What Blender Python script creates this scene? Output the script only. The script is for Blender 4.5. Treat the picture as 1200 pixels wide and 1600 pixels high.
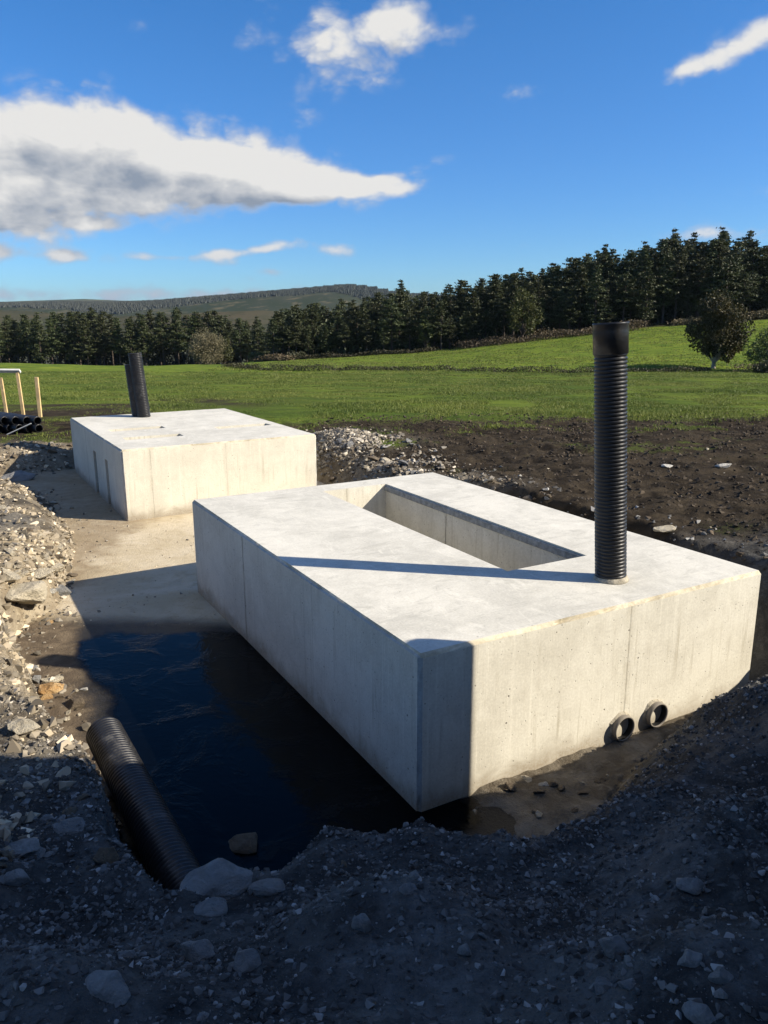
import bpy, bmesh, math, random
import numpy as np
from mathutils import Vector, Matrix

for o in list(bpy.data.objects):
    bpy.data.objects.remove(o)
scene = bpy.context.scene
COL = scene.collection
rnd = random.Random(7)
rng = np.random.default_rng(11)

# ------------------------------------------------------------------ camera
F_PX, PITCH, ROLL, CAM_Z = 1219.57, 0.2421, -0.0041, 2.801      # focal length in pixels of a 1200 x 1600 frame
CAM = np.array([0.0, 0.0, CAM_Z])
_f = np.array([0, math.cos(PITCH), -math.sin(PITCH)])
_r0 = np.array([1.0, 0, 0]); _u0 = np.cross(_r0, _f)
_r = math.cos(ROLL) * _r0 + math.sin(ROLL) * _u0
_u = -math.sin(ROLL) * _r0 + math.cos(ROLL) * _u0
cam_data = bpy.data.cameras.new('camera')
cam = bpy.data.objects.new('camera', cam_data); COL.objects.link(cam)
cam_data.sensor_fit = 'VERTICAL'; cam_data.sensor_height = 36.0; cam_data.sensor_width = 36.0
cam_data.lens = 36.0 * F_PX / 1600
cam_data.clip_start = 0.05; cam_data.clip_end = 20000
cam.matrix_world = Matrix(((_r[0], _u[0], -_f[0], 0), (_r[1], _u[1], -_f[1], 0), (_r[2], _u[2], -_f[2], CAM_Z), (0, 0, 0, 1)))
scene.camera = cam

# ------------------------------------------------------------------ light, sky, exposure
SUN_AZ = math.radians(-11.0)        # measured from +x towards +y
SUN_EL = math.radians(32.0)
SKY_STRENGTH = 0.068
to_sun = Vector((math.cos(SUN_AZ) * math.cos(SUN_EL), math.sin(SUN_AZ) * math.cos(SUN_EL), math.sin(SUN_EL)))
sun_l = bpy.data.lights.new('sun', 'SUN'); sun_l.energy = 4.6; sun_l.angle = math.radians(0.53); sun_l.color = (1.0, 0.90, 0.74)
sun = bpy.data.objects.new('sun', sun_l); COL.objects.link(sun); sun.location = (20, -5, 20)
sun.rotation_euler = (-to_sun).to_track_quat('-Z', 'Y').to_euler()
scene.view_settings.view_transform = 'Standard'
scene.view_settings.look = 'None'
scene.view_settings.exposure = 1.0
scene.view_settings.gamma = 1.0
scene.view_settings.use_curve_mapping = False
scene.cycles.max_bounces = 5; scene.cycles.diffuse_bounces = 3; scene.cycles.glossy_bounces = 2
scene.cycles.transparent_max_bounces = 4; scene.cycles.use_denoising = True
scene.cycles.sample_clamp_indirect = 4.0; scene.cycles.volume_bounces = 0
HAZE = .00005


class G:
    """small helper that writes shader nodes as expressions"""
    def __init__(s, tree):
        s.t = tree; s.n = tree.nodes; s.l = tree.links
    def put(s, sock, v):
        if v is None: return
        if isinstance(v, bpy.types.NodeSocket): s.l.new(v, sock)
        else:
            if hasattr(sock, 'default_value'):
                if sock.type == 'RGBA' and len(v) == 3: v = (*v, 1)
                sock.default_value = v
    def node(s, kind, **kw):
        n = s.n.new(kind)
        for k, v in kw.items(): setattr(n, k, v)
        return n
    def m(s, op, a, b=None, c=None, clamp=False):
        n = s.node('ShaderNodeMath', operation=op); n.use_clamp = clamp
        s.put(n.inputs[0], a)
        if b is not None: s.put(n.inputs[1], b)
        if c is not None: s.put(n.inputs[2], c)
        return n.outputs[0]
    def step(s, x, lo, hi, a=0.0, b=1.0, kind='SMOOTHSTEP'):
        n = s.node('ShaderNodeMapRange', interpolation_type=kind)
        s.put(n.inputs[0], x); s.put(n.inputs[1], lo); s.put(n.inputs[2], hi); s.put(n.inputs[3], a); s.put(n.inputs[4], b)
        return n.outputs[0]
    def mix(s, f, a, b, mode='MIX'):
        n = s.node('ShaderNodeMix', data_type='RGBA', blend_type=mode); n.clamp_factor = True
        s.put(n.inputs[0], f); s.put(n.inputs[6], a); s.put(n.inputs[7], b)
        return n.outputs[2]
    def noise(s, vec, scale, detail=4, rough=0.55, dist=0.0):
        n = s.node('ShaderNodeTexNoise'); s.put(n.inputs['Vector'], vec)
        n.inputs['Scale'].default_value = scale; n.inputs['Detail'].default_value = detail
        n.inputs['Roughness'].default_value = rough; n.inputs['Distortion'].default_value = dist
        return n.outputs[0]
    def voro(s, vec, scale, feature='F1', rand=1.0):
        n = s.node('ShaderNodeTexVoronoi', feature=feature); s.put(n.inputs['Vector'], vec)
        n.inputs['Scale'].default_value = scale; n.inputs['Randomness'].default_value = rand
        return n
    def vmul(s, v, k):
        n = s.node('ShaderNodeVectorMath', operation='MULTIPLY'); s.put(n.inputs[0], v); s.put(n.inputs[1], k)
        return n.outputs[0]
    def vadd(s, v, k):
        n = s.node('ShaderNodeVectorMath', operation='ADD'); s.put(n.inputs[0], v); s.put(n.inputs[1], k)
        return n.outputs[0]
    def sep(s, v):
        n = s.node('ShaderNodeSeparateXYZ'); s.put(n.inputs[0], v); return n.outputs
    def comb(s, x, y, z):
        n = s.node('ShaderNodeCombineXYZ'); s.put(n.inputs[0], x); s.put(n.inputs[1], y); s.put(n.inputs[2], z); return n.outputs[0]
    def bump(s, h, strength, dist, normal=None):
        n = s.node('ShaderNodeBump'); s.put(n.inputs['Height'], h)
        n.inputs['Strength'].default_value = strength; n.inputs['Distance'].default_value = dist
        if normal is not None: s.put(n.inputs['Normal'], normal)
        return n.outputs[0]


def px_dir(px, py):
    d = _f + _r * (px - 600) / F_PX - _u * (py - 800) / F_PX
    return d / np.linalg.norm(d)

def az_el(px, py):
    d = px_dir(px, py)
    return math.atan2(d[0], d[1]), math.asin(d[2])

# ---- sky: Nishita plus procedural clouds laid out by compass bearing and elevation
world = bpy.data.worlds.new('World'); scene.world = world; world.use_nodes = True
wt = world.node_tree; wt.nodes.clear(); w = G(wt)
sky = w.node('ShaderNodeTexSky', sky_type='NISHITA'); sky.sun_disc = False
sky.sun_elevation = SUN_EL; sky.sun_rotation = math.pi / 2 - SUN_AZ
sky.altitude = 300; sky.air_density = 1.0; sky.dust_density = 0.25; sky.ozone_density = 3.0
gen = w.node('ShaderNodeTexCoord').outputs['Generated']
gx, gy, gz = w.sep(gen)
AZ = w.m('ARCTAN2', gx, gy); EL = w.m('ARCSINE', gz)
CLOUDS = [  # photograph position of each cloud's middle, half sizes, tilt (degrees), weight
    (20, 255, 130, 54, 0, 1.0), (132, 192, 62, 42, 0, .95), (20, 195, 60, 30, 0, .6), (240, 238, 95, 36, 6, .95), (350, 260, 110, 32, 5, .95),
    (455, 276, 105, 24, 6, .95), (555, 284, 75, 14, 6, .9), (250, 300, 190, 17, 0, .75), (450, 300, 130, 12, -2, .7), (660, 259, 45, 8, -14, .45), (10, 335, 75, 26, 0, .95), (250, 328, 65, 10, 0, .5),
    (450, 195, 50, 24, -20, .36), (345, 180, 40, 12, 0, .25),
    (585, 56, 88, 48, -12, .76), (475, 68, 50, 22, -15, .60), (635, 30, 46, 32, 0, .35), (400, 25, 50, 28, -35, .36), (540, 105, 50, 18, 0, .4),
    (1135, 80, 75, 18, -22, .58), (1045, 118, 55, 11, -15, .45), (1195, 45, 40, 26, -35, .5), (800, 140, 48, 13, -6, .52), (745, 42, 20, 11, -35, .42),
    (722, 125, 16, 18, 60, .3), (220, 40, 40, 12, -8, .25),
    (100, 400, 34, 8, 0, .95), (225, 400, 26, 8, 0, .9), (342, 398, 40, 8, -4, .95), (427, 386, 44, 8, -10, .95), (522, 389, 34, 10, 0, .95),
    (155, 351, 42, 7, 0, .6), (270, 403, 25, 5, 0, .6), (425, 424, 20, 6, 0, .55), (5, 392, 25, 10, 0, .8), (360, 411, 22, 5, 0, .4), (800, 384, 45, 4, 0, .3), (390, 436, 16, 4, 0, .3),
    (150, 460, 330, 13, 0, .75), (480, 464, 130, 8, 0, .5), (1118, 366, 42, 9, 0, .7), (-300, 300, 260, 60, 0, .9), (1600, 250, 240, 50, -8, .8)]
def cloud_field(az, el):
    tot = None
    for (px, py, sx, sy, tilt, wgt) in CLOUDS:
        a0, e0 = az_el(px, py); k = F_PX
        t = math.radians(-tilt); c, s_ = math.cos(t), math.sin(t)
        da = w.m('SUBTRACT', az, a0); de = w.m('SUBTRACT', el, e0)
        p = w.m('ADD', w.m('MULTIPLY', da, c * k / sx), w.m('MULTIPLY', de, s_ * k / sx))
        q = w.m('ADD', w.m('MULTIPLY', da, -s_ * k / sy), w.m('MULTIPLY', de, c * k / sy))
        r2 = w.m('ADD', w.m('MULTIPLY', p, p), w.m('MULTIPLY', q, q))
        g = w.m('MULTIPLY', w.m('POWER', 2.718, w.m('MULTIPLY', r2, -0.75)), wgt)
        tot = g if tot is None else w.m('ADD', tot, g)
    # the same broken cloud carries on over the rest of the sky
    up = w.m('MAXIMUM', gz, 0.12)
    wide = w.noise(w.comb(w.m('DIVIDE', gx, up), w.m('DIVIDE', gy, up), 0.0), .9, 5, .55)
    off = w.m('MAXIMUM', w.step(w.m('ABSOLUTE', az), .60, .85), w.step(el, .62, .85))
    tot = w.m('ADD', tot, w.m('MULTIPLY', w.m('MULTIPLY', w.step(wide, .46, .62), off), .95))
    v = w.comb(az, w.m('MULTIPLY', el, 1.5), 0.0)
    n1 = w.noise(v, 10.0, 10, 0.62, 0.3)
    v2 = w.comb(w.m('MULTIPLY', az, 0.55), w.m('MULTIPLY', el, 2.2), 3.3)
    n2 = w.noise(v2, 16.0, 6, 0.55, 0.2)
    n = w.m('ADD', w.m('MULTIPLY', w.m('SUBTRACT', n1, 0.5), 1.35), w.m('MULTIPLY', w.m('SUBTRACT', n2, 0.5), 0.35))
    puff = w.node('ShaderNodeTexVoronoi', feature='F1', voronoi_dimensions='2D'); w.put(puff.inputs['Vector'], w.vadd(v, w.comb(w.m('MULTIPLY', w.m('SUBTRACT', n1, .5), .05), w.m('MULTIPLY', w.m('SUBTRACT', n2, .5), .03), 0.0)))
    puff.inputs['Scale'].default_value = 17.0; puff.inputs['Detail'].default_value = 3.0; puff.inputs['Roughness'].default_value = .5
    n = w.m('ADD', n, w.m('MULTIPLY', w.m('SUBTRACT', .46, puff.outputs['Distance']), .70))
    soft = w.m('MULTIPLY', n, w.step(tot, 0.02, 0.35, 0, 1))
    return w.m('ADD', tot, soft)
f0 = cloud_field(AZ, EL)
f1 = cloud_field(w.m('ADD', AZ, 0.010), w.m('ADD', EL, 0.030))
cover = w.step(f0, 0.10, 0.92)
tex = w.noise(w.comb(w.m('MULTIPLY', AZ, .8), w.m('MULTIPLY', EL, 2.6), 8.0), 11.0, 7, .6, .5)
shade = w.step(w.m('ADD', w.m('ADD', w.m('MULTIPLY', f1, .60), w.m('MULTIPLY', w.m('SUBTRACT', f1, f0), 1.0)), w.m('MULTIPLY', w.m('SUBTRACT', tex, .5), 2.2)), 0.10, 1.95, kind='LINEAR')           # cloud standing between this point and the sun
thick = w.step(f0, 0.25, 0.9)
CW = 6.0
bright = w.mix(w.m('MULTIPLY', shade, 0.92), (CW, CW * .985, CW * .96), (CW * .28, CW * .35, CW * .46))
thin = w.mix(thick, (CW * .62, CW * .68, CW * .78), bright)
horizon = w.step(EL, 0.0, 0.10, 1, 0)
thin = w.mix(w.m('MULTIPLY', horizon, 0.75), thin, (CW * .26, CW * .38, CW * .55))
hsv = w.node('ShaderNodeHueSaturation'); hsv.inputs['Saturation'].default_value = 1.32; hsv.inputs['Value'].default_value = 1.0
w.put(hsv.inputs['Color'], sky.outputs[0])
azure = w.mix(1.0, hsv.outputs[0], (.90, .98, 1.16), 'MULTIPLY')                        # the camera's cool white balance for the sky
azure = w.mix(w.step(EL, 0.36, 0.0), azure, w.mix(1.0, azure, (.52, .76, .95), 'MULTIPLY'))
skycol = w.mix(w.m('MULTIPLY', cover, w.step(EL, -0.01, 0.01)), azure, thin)
bg = w.node('ShaderNodeBackground'); w.put(bg.inputs['Color'], skycol); bg.inputs['Strength'].default_value = SKY_STRENGTH
wo = w.node('ShaderNodeOutputWorld'); wt.links.new(bg.outputs[0], wo.inputs[0])
world.cycles.sampling_method = 'MANUAL'; world.cycles.sample_map_resolution = 512


# ------------------------------------------------------------------ numpy noise and mesh helpers
def _hash(ix, iy, seed):
    h = (ix.astype(np.int64) * 374761393 + iy.astype(np.int64) * 668265263 + seed * 974634777) & 0xFFFFFFFF
    h = ((h ^ (h >> 13)) * 1274126177) & 0xFFFFFFFF
    return ((h ^ (h >> 16)) & 0xFFFF) / 65535.0

def vnoise(x, y, seed=0):
    ix = np.floor(x); iy = np.floor(y); fx = x - ix; fy = y - iy
    ux = fx * fx * (3 - 2 * fx); uy = fy * fy * (3 - 2 * fy)
    a = _hash(ix, iy, seed); b = _hash(ix + 1, iy, seed); c = _hash(ix, iy + 1, seed); d = _hash(ix + 1, iy + 1, seed)
    return (a + (b - a) * ux) * (1 - uy) + (c + (d - c) * ux) * uy

def fbm(x, y, scale, octaves=4, seed=0, gain=0.5):
    x = np.asarray(x, float) * scale; y = np.asarray(y, float) * scale
    t = 0; a = 1.0; s = 0
    for k in range(octaves):
        t = t + a * (vnoise(x, y, seed + k * 17) - 0.5); s += a
        x = x * 2.03 + 11.3; y = y * 2.03 - 7.1; a *= gain
    return t / s * 2      # about -1 .. 1

def sstep(t):
    t = np.clip(t, 0, 1); return t * t * (3 - 2 * t)

def mesh_np(name, verts, faces_list, mats=None, mat_idx=None, smooth=False):
    """faces_list: list of (n, k) integer arrays"""
    me = bpy.data.meshes.new(name)
    verts = np.asarray(verts, np.float32)
    me.vertices.add(len(verts)); me.vertices.foreach_set('co', verts.ravel())
    loops = np.concatenate([np.asarray(f, np.int32).ravel() for f in faces_list])
    totals = np.concatenate([np.full(len(f), np.asarray(f).shape[1], np.int32) for f in faces_list])
    starts = np.concatenate([[0], np.cumsum(totals)[:-1]]).astype(np.int32)
    me.loops.add(len(loops)); me.loops.foreach_set('vertex_index', loops)
    me.polygons.add(len(totals)); me.polygons.foreach_set('loop_start', starts); me.polygons.foreach_set('loop_total', totals)
    if mat_idx is not None: me.polygons.foreach_set('material_index', np.asarray(mat_idx, np.int32))
    me.polygons.foreach_set('use_smooth', np.full(len(totals), smooth))
    for m_ in (mats or []): me.materials.append(m_)
    me.update(calc_edges=True); me.validate()
    return me

def link(name, data, parent=None, loc=(0, 0, 0), rot=(0, 0, 0), scale=(1, 1, 1)):
    o = bpy.data.objects.new(name, data); COL.objects.link(o)
    if parent is not None: o.parent = parent
    o.location = loc; o.rotation_euler = rot; o.scale = scale
    return o

def tag(o, label=None, cat=None, group=None, kind=None):
    if label: o['label'] = label
    if cat: o['category'] = cat
    if group: o['group'] = group
    if kind: o['kind'] = kind
    return o

def bm_obj(name, bm, mat, parent=None, smooth=False, **kw):
    me = bpy.data.meshes.new(name); bm.to_mesh(me); bm.free()
    for m_ in (mat if isinstance(mat, (list, tuple)) else [mat]): me.materials.append(m_)
    if smooth:
        for p in me.polygons: p.use_smooth = True
    return link(name, me, parent, **kw)

def box_bm(bm, x0, x1, y0, y1, z0, z1, bevel=0.0):
    r = bmesh.ops.create_cube(bm, size=1.0)
    for v in r['verts']:
        v.co = Vector((x0 + (v.co.x + .5) * (x1 - x0), y0 + (v.co.y + .5) * (y1 - y0), z0 + (v.co.z + .5) * (z1 - z0)))
    if bevel > 0:
        es = list({e for v in r['verts'] for e in v.link_edges})
        bmesh.ops.bevel(bm, geom=es, offset=bevel, segments=1, affect='EDGES', profile=.5)

def lathe(name, prof, segs, mat, smooth=True):
    """prof: list of (radius, z); open surface of revolution about z"""
    n = len(prof); a = np.linspace(0, 2 * np.pi, segs, endpoint=False)
    P = np.array(prof)
    V = np.stack([P[:, 0, None] * np.cos(a), P[:, 0, None] * np.sin(a), np.repeat(P[:, 1, None], segs, 1)], -1).reshape(-1, 3)
    i = np.arange(n - 1)[:, None] * segs; j = np.arange(segs)[None]; k = (j + 1) % segs
    Fq = np.stack([i + j, i + k, i + segs + k, i + segs + j], -1).reshape(-1, 4)
    return mesh_np(name, V, [Fq], [mat], smooth=smooth)


# ------------------------------------------------------------------ materials
def new_mat(name):
    m_ = bpy.data.materials.new(name); m_.use_nodes = True
    t = m_.node_tree; t.nodes.clear(); g = G(t)
    b = g.node('ShaderNodeBsdfPrincipled'); o = g.node('ShaderNodeOutputMaterial'); t.links.new(b.outputs[0], o.inputs[0])
    b.inputs['Specular IOR Level'].default_value = 0.3
    return m_, g, b

def simple_mat(name, col, rough=0.6, var=0.15, scale=8, spec=0.3, bump=0.0, bscale=40):
    m_, g, b = new_mat(name)
    tc = g.node('ShaderNodeTexCoord').outputs['Object']
    n = g.noise(tc, scale, 5, 0.6)
    c = g.mix(g.step(n, 0.3, 0.7), tuple(x * (1 - var) for x in col), tuple(min(1, x * (1 + var)) for x in col))
    g.put(b.inputs['Base Color'], c); b.inputs['Roughness'].default_value = rough; b.inputs['Specular IOR Level'].default_value = spec
    if bump: g.put(b.inputs['Normal'], g.bump(g.noise(tc, bscale, 4, .6), bump, 0.01))
    return m_

def concrete_mat(name, light, dark, streak, top=False, joints=()):
    """cast concrete: cloudy tone, drip streaks down the faces, blow holes, panel joints"""
    m_, g, b = new_mat(name)
    tc = g.node('ShaderNodeTexCoord').outputs['Object']
    x, y, z = g.sep(tc)
    big = g.noise(tc, 1.3, 6, 0.62, 0.4)
    med = g.noise(tc, 5.5, 6, 0.65, 0.8)
    fine = g.noise(tc, 60, 4, 0.7)
    c = g.mix(g.step(g.m('ADD', g.m('MULTIPLY', big, .6), g.m('MULTIPLY', med, .4)), 0.36, 0.64), dark, light)
    if top:
        sweep = g.noise(g.vmul(tc, (1.0, 3.2, 1)), 2.6, 7, 0.68, 1.4)
        c = g.mix(g.m('MULTIPLY', g.step(sweep, 0.50, 0.70), 0.5), c, tuple(v * .74 for v in dark))
        pale = g.noise(g.vmul(tc, (2.2, .9, 1)), 3.4, 7, .66, 1.0)
        c = g.mix(g.m('MULTIPLY', g.step(pale, 0.53, 0.68), 0.5), c, tuple(min(.82, v * 1.12) for v in light))
        h = g.m('ADD', g.m('MULTIPLY', sweep, 0.6), g.m('MULTIPLY', fine, 0.35))
    else:
        st = g.noise(g.vmul(tc, (9, 9, 0.5)), 2.4, 5, 0.7, 0.3)
        patchy = g.noise(tc, 1.1, 3, .5)
        c = g.mix(g.m('MULTIPLY', g.m('MULTIPLY', g.step(st, 0.52, 0.72), g.step(patchy, .38, .62)), 0.55), c, streak)
        pale = g.noise(g.vmul(tc, (14, 14, 0.35)), 2.0, 4, .6)
        c = g.mix(g.m('MULTIPLY', g.step(pale, 0.56, 0.7), 0.30), c, tuple(min(.8, v * 1.2) for v in light))
        c = g.mix(g.m('MULTIPLY', g.step(g.m('ADD', z, g.m('MULTIPLY', g.m('SUBTRACT', med, .5), .22)), 0.20, 0.0), g.step(fine, .3, .65, .4, .85)), c, (.20, .155, .10))
        splash = g.m('MULTIPLY', g.step(g.noise(tc, 24, 5, .75), .60, .68), g.step(z, .45, .02))
        c = g.mix(g.m('MULTIPLY', splash, .5), c, (.16, .13, .09))
        h = g.m('ADD', g.m('MULTIPLY', st, 0.35), g.m('MULTIPLY', fine, 0.3))
        for (axis, pos, amt) in joints:
            co = (x, y)[axis]
            dx = g.m('ABSOLUTE', g.m('ADD', g.m('SUBTRACT', co, pos), g.m('MULTIPLY', g.m('SUBTRACT', g.noise(tc, 7, 4, .6), .5), .02)))
            gap = g.m('MULTIPLY', g.step(dx, 0.004, 0.010, 1, 0), g.step(g.noise(tc, 9, 3), .33, .5, .35, 1))
            c = g.mix(g.m('MULTIPLY', gap, .75 * amt), c, (.07, .065, .055))
            c = g.mix(g.m('MULTIPLY', g.step(dx, 0.0, 0.06, .5 * min(1, amt + .3), 0), g.step(med, .4, .6)), c, streak)
            h = g.m('SUBTRACT', h, g.m('MULTIPLY', gap, 0.8 * amt))
    for (sc_, thr, amt) in ((11, .070, .9), (23, .10, .8), (40, .13, .6)):
        vn = g.voro(tc, sc_); sel = g.step(g.sep(vn.outputs['Color'])[0], 0.72, 0.74)
        hole = g.m('MULTIPLY', g.step(g.m('ADD', vn.outputs['Distance'], g.m('MULTIPLY', g.m('SUBTRACT', fine, .5), .03)), thr * .5, thr * 1.4, 1, 0), sel)
        if top: hole = g.m('MULTIPLY', hole, .4)
        c = g.mix(g.m('MULTIPLY', hole, amt), c, (.10, .09, .075))
        h = g.m('SUBTRACT', h, g.m('MULTIPLY', hole, 1.2))
    c = g.mix(0.30, c, g.mix(fine, (.02, .02, .02), (1, 1, 1)), 'OVERLAY')
    g.put(b.inputs['Base Color'], c); b.inputs['Roughness'].default_value = 0.86
    g.put(b.inputs['Normal'], g.bump(h, 0.45, 0.006))
    return m_

M = {}
M['tank_top'] = concrete_mat('tank_top', (.60, .58, .51), (.47, .455, .40), (.3, .27, .2), True)
M['tank_side'] = concrete_mat('tank_side', (.57, .545, .465), (.46, .435, .365), (.28, .245, .175), False,
                              ((0, 1.63, .45), (1, 2.90, 1.0), (1, 1.593, .18), (0, .36, .35)))
M['tank_side_far'] = concrete_mat('tank_side_far', (.57, .535, .44), (.48, .45, .37), (.30, .265, .19), False,
                                  ((0, 0.40, .35), (0, 1.52, .22), (1, 2.85, .7)))
M['rim'] = concrete_mat('rim', (.60, .54, .41), (.30, .26, .18), (.3, .27, .2), True)
M['chamfer'] = concrete_mat('chamfer', (.42, .41, .38), (.30, .30, .28), (.16, .15, .13))
M['edge_grey'] = simple_mat('edge_grey', (.20, .205, .20), .8, .3, 20, bump=.4)
M['rust'] = simple_mat('rust', (.36, .20, .09), .9, .3, 20)

def pipe_mat(name, col, rough, dust):
    m_, g, b = new_mat(name)
    tc = g.node('ShaderNodeTexCoord').outputs['Object']
    n = g.noise(tc, 5, 6, .65, .5); n2 = g.noise(tc, 45, 4, .7)
    dirt = g.m('MULTIPLY', g.step(g.m('ADD', g.m('MULTIPLY', n, .7), g.m('MULTIPLY', n2, .3)), .5, .75), dust)
    g.put(b.inputs['Base Color'], g.mix(dirt, col, (.19, .187, .18)))
    g.put(b.inputs['Roughness'], g.step(n2, .3, .7, rough, min(1, rough + .2)))
    b.inputs['Specular IOR Level'].default_value = .38
    return m_
M['pipe'] = pipe_mat('pipe', (.010, .0105, .012), .29, .15)
M['pipe_old'] = pipe_mat('pipe_old', (.013, .013, .0145), .28, .6)
M['bore_shade'] = simple_mat('bore_shade', (.008, .008, .009), .6)  # near-black: the shade inside the stubs put into the colour
M['stub'] = pipe_mat('stub', (.17, .15, .125), .65, .9)
M['mortar'] = simple_mat('mortar', (.30, .27, .21), .95, .3, 30, bump=.7)
M['timber'] = simple_mat('timber', (.56, .40, .20), .8, .2, 6, bump=.2)
M['board'] = simple_mat('board', (.55, .55, .52), .8, .1)
M['strap'] = simple_mat('strap', (.45, .45, .42), .6)

def rock_mat(name, a, bcol, cc, rough=.9, scale=6):
    m_, g, b = new_mat(name)
    tc = g.node('ShaderNodeTexCoord').outputs['Object']
    info = g.node('ShaderNodeObjectInfo').outputs['Random']
    v = g.vadd(tc, g.comb(g.m('MULTIPLY', info, 37.0), g.m('MULTIPLY', info, 11.0), 0.0))
    n = g.noise(v, scale, 7, .65, .6); n2 = g.noise(v, scale * 7, 5, .7)
    c = g.mix(g.step(n, .34, .66), a, bcol)
    c = g.mix(g.m('MULTIPLY', g.step(n2, .55, .75), .6), c, cc)
    c = g.mix(g.step(info, 0, 1, 0, .3), c, tuple(x * .6 for x in a))
    g.put(b.inputs['Base Color'], c); b.inputs['Roughness'].default_value = rough
    g.put(b.inputs['Normal'], g.bump(g.m('ADD', g.m('MULTIPLY', n, .7), g.m('MULTIPLY', n2, .3)), .7, .25))
    return m_
M['rock_grey'] = rock_mat('rock_grey', (.20, .198, .19), (.32, .315, .30), (.40, .39, .36), scale=1.6)
M['rock_pale'] = rock_mat('rock_pale', (.46, .40, .29), (.58, .52, .40), (.34, .29, .20), scale=1.6)
M['rock_orange'] = rock_mat('rock_orange', (.48, .27, .10), (.56, .40, .21), (.60, .50, .34), scale=1.2)
M['rock_brown'] = rock_mat('rock_brown', (.13, .10, .07), (.20, .16, .11), (.26, .22, .16), scale=1.6)
M['rock_white'] = rock_mat('rock_white', (.50, .48, .43), (.62, .60, .54), (.40, .37, .30), scale=1.6)

def grain_mat(name, a, b_, rough=.95):
    """merged small pieces: tone changes from piece to piece"""
    m_, g, b = new_mat(name)
    at = g.node('ShaderNodeAttribute'); at.attribute_name = 'tone'
    ty = g.sep(at.outputs['Vector'])
    c = g.mix(ty[0], a, b_)
    tint = g.node('ShaderNodeAttribute'); tint.attribute_name = 'tone'
    c = g.mix(g.step(ty[1], .5, 1, 0, 1), c, tuple(min(.6, x * 1.9) for x in b_))
    c = g.mix(g.m('MULTIPLY', ty[2], 1.0), c, g.mix(1.0, c, (2.5, 2.1, 1.5), 'MULTIPLY'))
    g.put(b.inputs['Base Color'], c); b.inputs['Roughness'].default_value = rough
    return m_
M['gravel'] = grain_mat('gravel', (.042, .041, .039), (.165, .162, .155))
M['limestone'] = grain_mat('limestone', (.10, .085, .065), (.29, .26, .21))
M['clod'] = grain_mat('clod', (.026, .020, .014), (.070, .054, .037))

def leaf_mat(name, a, b_, trans=.25, rough=.6):
    m_, g, b = new_mat(name)
    at = g.node('ShaderNodeAttribute'); at.attribute_name = 'tone'
    info = g.node('ShaderNodeObjectInfo').outputs['Random']
    c = g.mix(g.sep(at.outputs['Vector'])[0], a, b_)
    hs = g.node('ShaderNodeHueSaturation'); g.put(hs.inputs['Color'], c)
    g.put(hs.inputs['Hue'], g.step(info, 0, 1, .475, .515, 'LINEAR')); g.put(hs.inputs['Value'], g.step(info, 0, 1, .75, 1.25, 'LINEAR'))
    g.put(b.inputs['Base Color'], hs.outputs[0]); b.inputs['Roughness'].default_value = rough
    if trans:
        t = g.node('ShaderNodeBsdfTranslucent'); g.put(t.inputs['Color'], hs.outputs[0])
        mx = g.node('ShaderNodeMixShader'); mx.inputs[0].default_value = trans
        g.l.new(b.outputs[0], mx.inputs[1]); g.l.new(t.outputs[0], mx.inputs[2])
        out = [n for n in g.n if n.type == 'OUTPUT_MATERIAL'][0]; g.l.new(mx.outputs[0], out.inputs[0])
    return m_
M['needles'] = leaf_mat('needles', (.015, .023, .009), (.050, .060, .020), .12)
M['far_needles'] = leaf_mat('far_needles', (.006, .012, .007), (.013, .022, .011), 0)
M['leaves'] = leaf_mat('leaves', (.030, .042, .012), (.085, .095, .022), .2)
M['autumn'] = leaf_mat('autumn', (.020, .028, .008), (.085, .075, .016), .15)
M['bush'] = leaf_mat('bush', (.05, .065, .02), (.10, .12, .035), .2)
M['brown_twigs'] = leaf_mat('brown_twigs', (.10, .085, .05), (.16, .135, .08), .1)
M['hedge'] = leaf_mat('hedge', (.026, .030, .012), (.070, .065, .028), .12)
M['bracken'] = leaf_mat('bracken', (.07, .055, .03), (.15, .12, .065), .15)
M['grass'] = leaf_mat('grass', (.074, .108, .019), (.178, .198, .044), .3)
M['thin_grass'] = leaf_mat('thin_grass', (.045, .055, .018), (.10, .11, .035), .25)
M['bark'] = simple_mat('bark', (.065, .052, .042), .95, .3, 3, bump=.6, bscale=8)
M['bark_pale'] = simple_mat('bark_pale', (.30, .26, .20), .95, .3, 3)
M['wood_floor'] = simple_mat('wood_floor', (.03, .026, .018), .95)


# ------------------------------------------------------------------ the ground: heights
YAW_A, AX, AY, A_L, A_W, A_H = 0.5136, 0.193, 3.9898, 4.4369, 2.969, 1.0
YAW_B, BX, BY, B_L, B_W, B_H = 0.5242, -3.6918, 10.8476, 4.3976, 3.0258, 1.03
FOOT = np.array([  # foot line of the excavation's banks, in plan
    (2.05, 4.93), (2.45, 5.12), (3.05, 5.45), (2.2, 7.05), (1.55, 8.2), (.95, 9.3), (.55, 9.9), (.25, 10.7), (-.25, 11.6), (-.7, 12.5), (-1.0, 13.3), (-3.0, 16.7), (-4.6, 16.0),
    (-5.7, 15.15), (-6.4, 14.7), (-7.4, 14.2), (-7.2, 13.6), (-5.8, 12.7), (-4.7, 11.0), (-4.0, 9.7), (-3.56, 8.3),
    (-3.32, 7.4), (-3.42, 6.7), (-2.93, 5.85), (-2.45, 5.0), (-2.2, 4.62), (-1.85, 4.28), (-1.52, 3.9), (-1.40, 3.62), (-1.28, 3.36), (-1.14, 3.1), (-1.0, 2.92),
    (-.86, 2.80), (-.66, 3.02), (-.5, 3.36), (-.2, 3.42), (.15, 3.52), (.6, 3.52), (.95, 3.75), (1.3, 4.1), (1.65, 4.52)])
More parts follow.
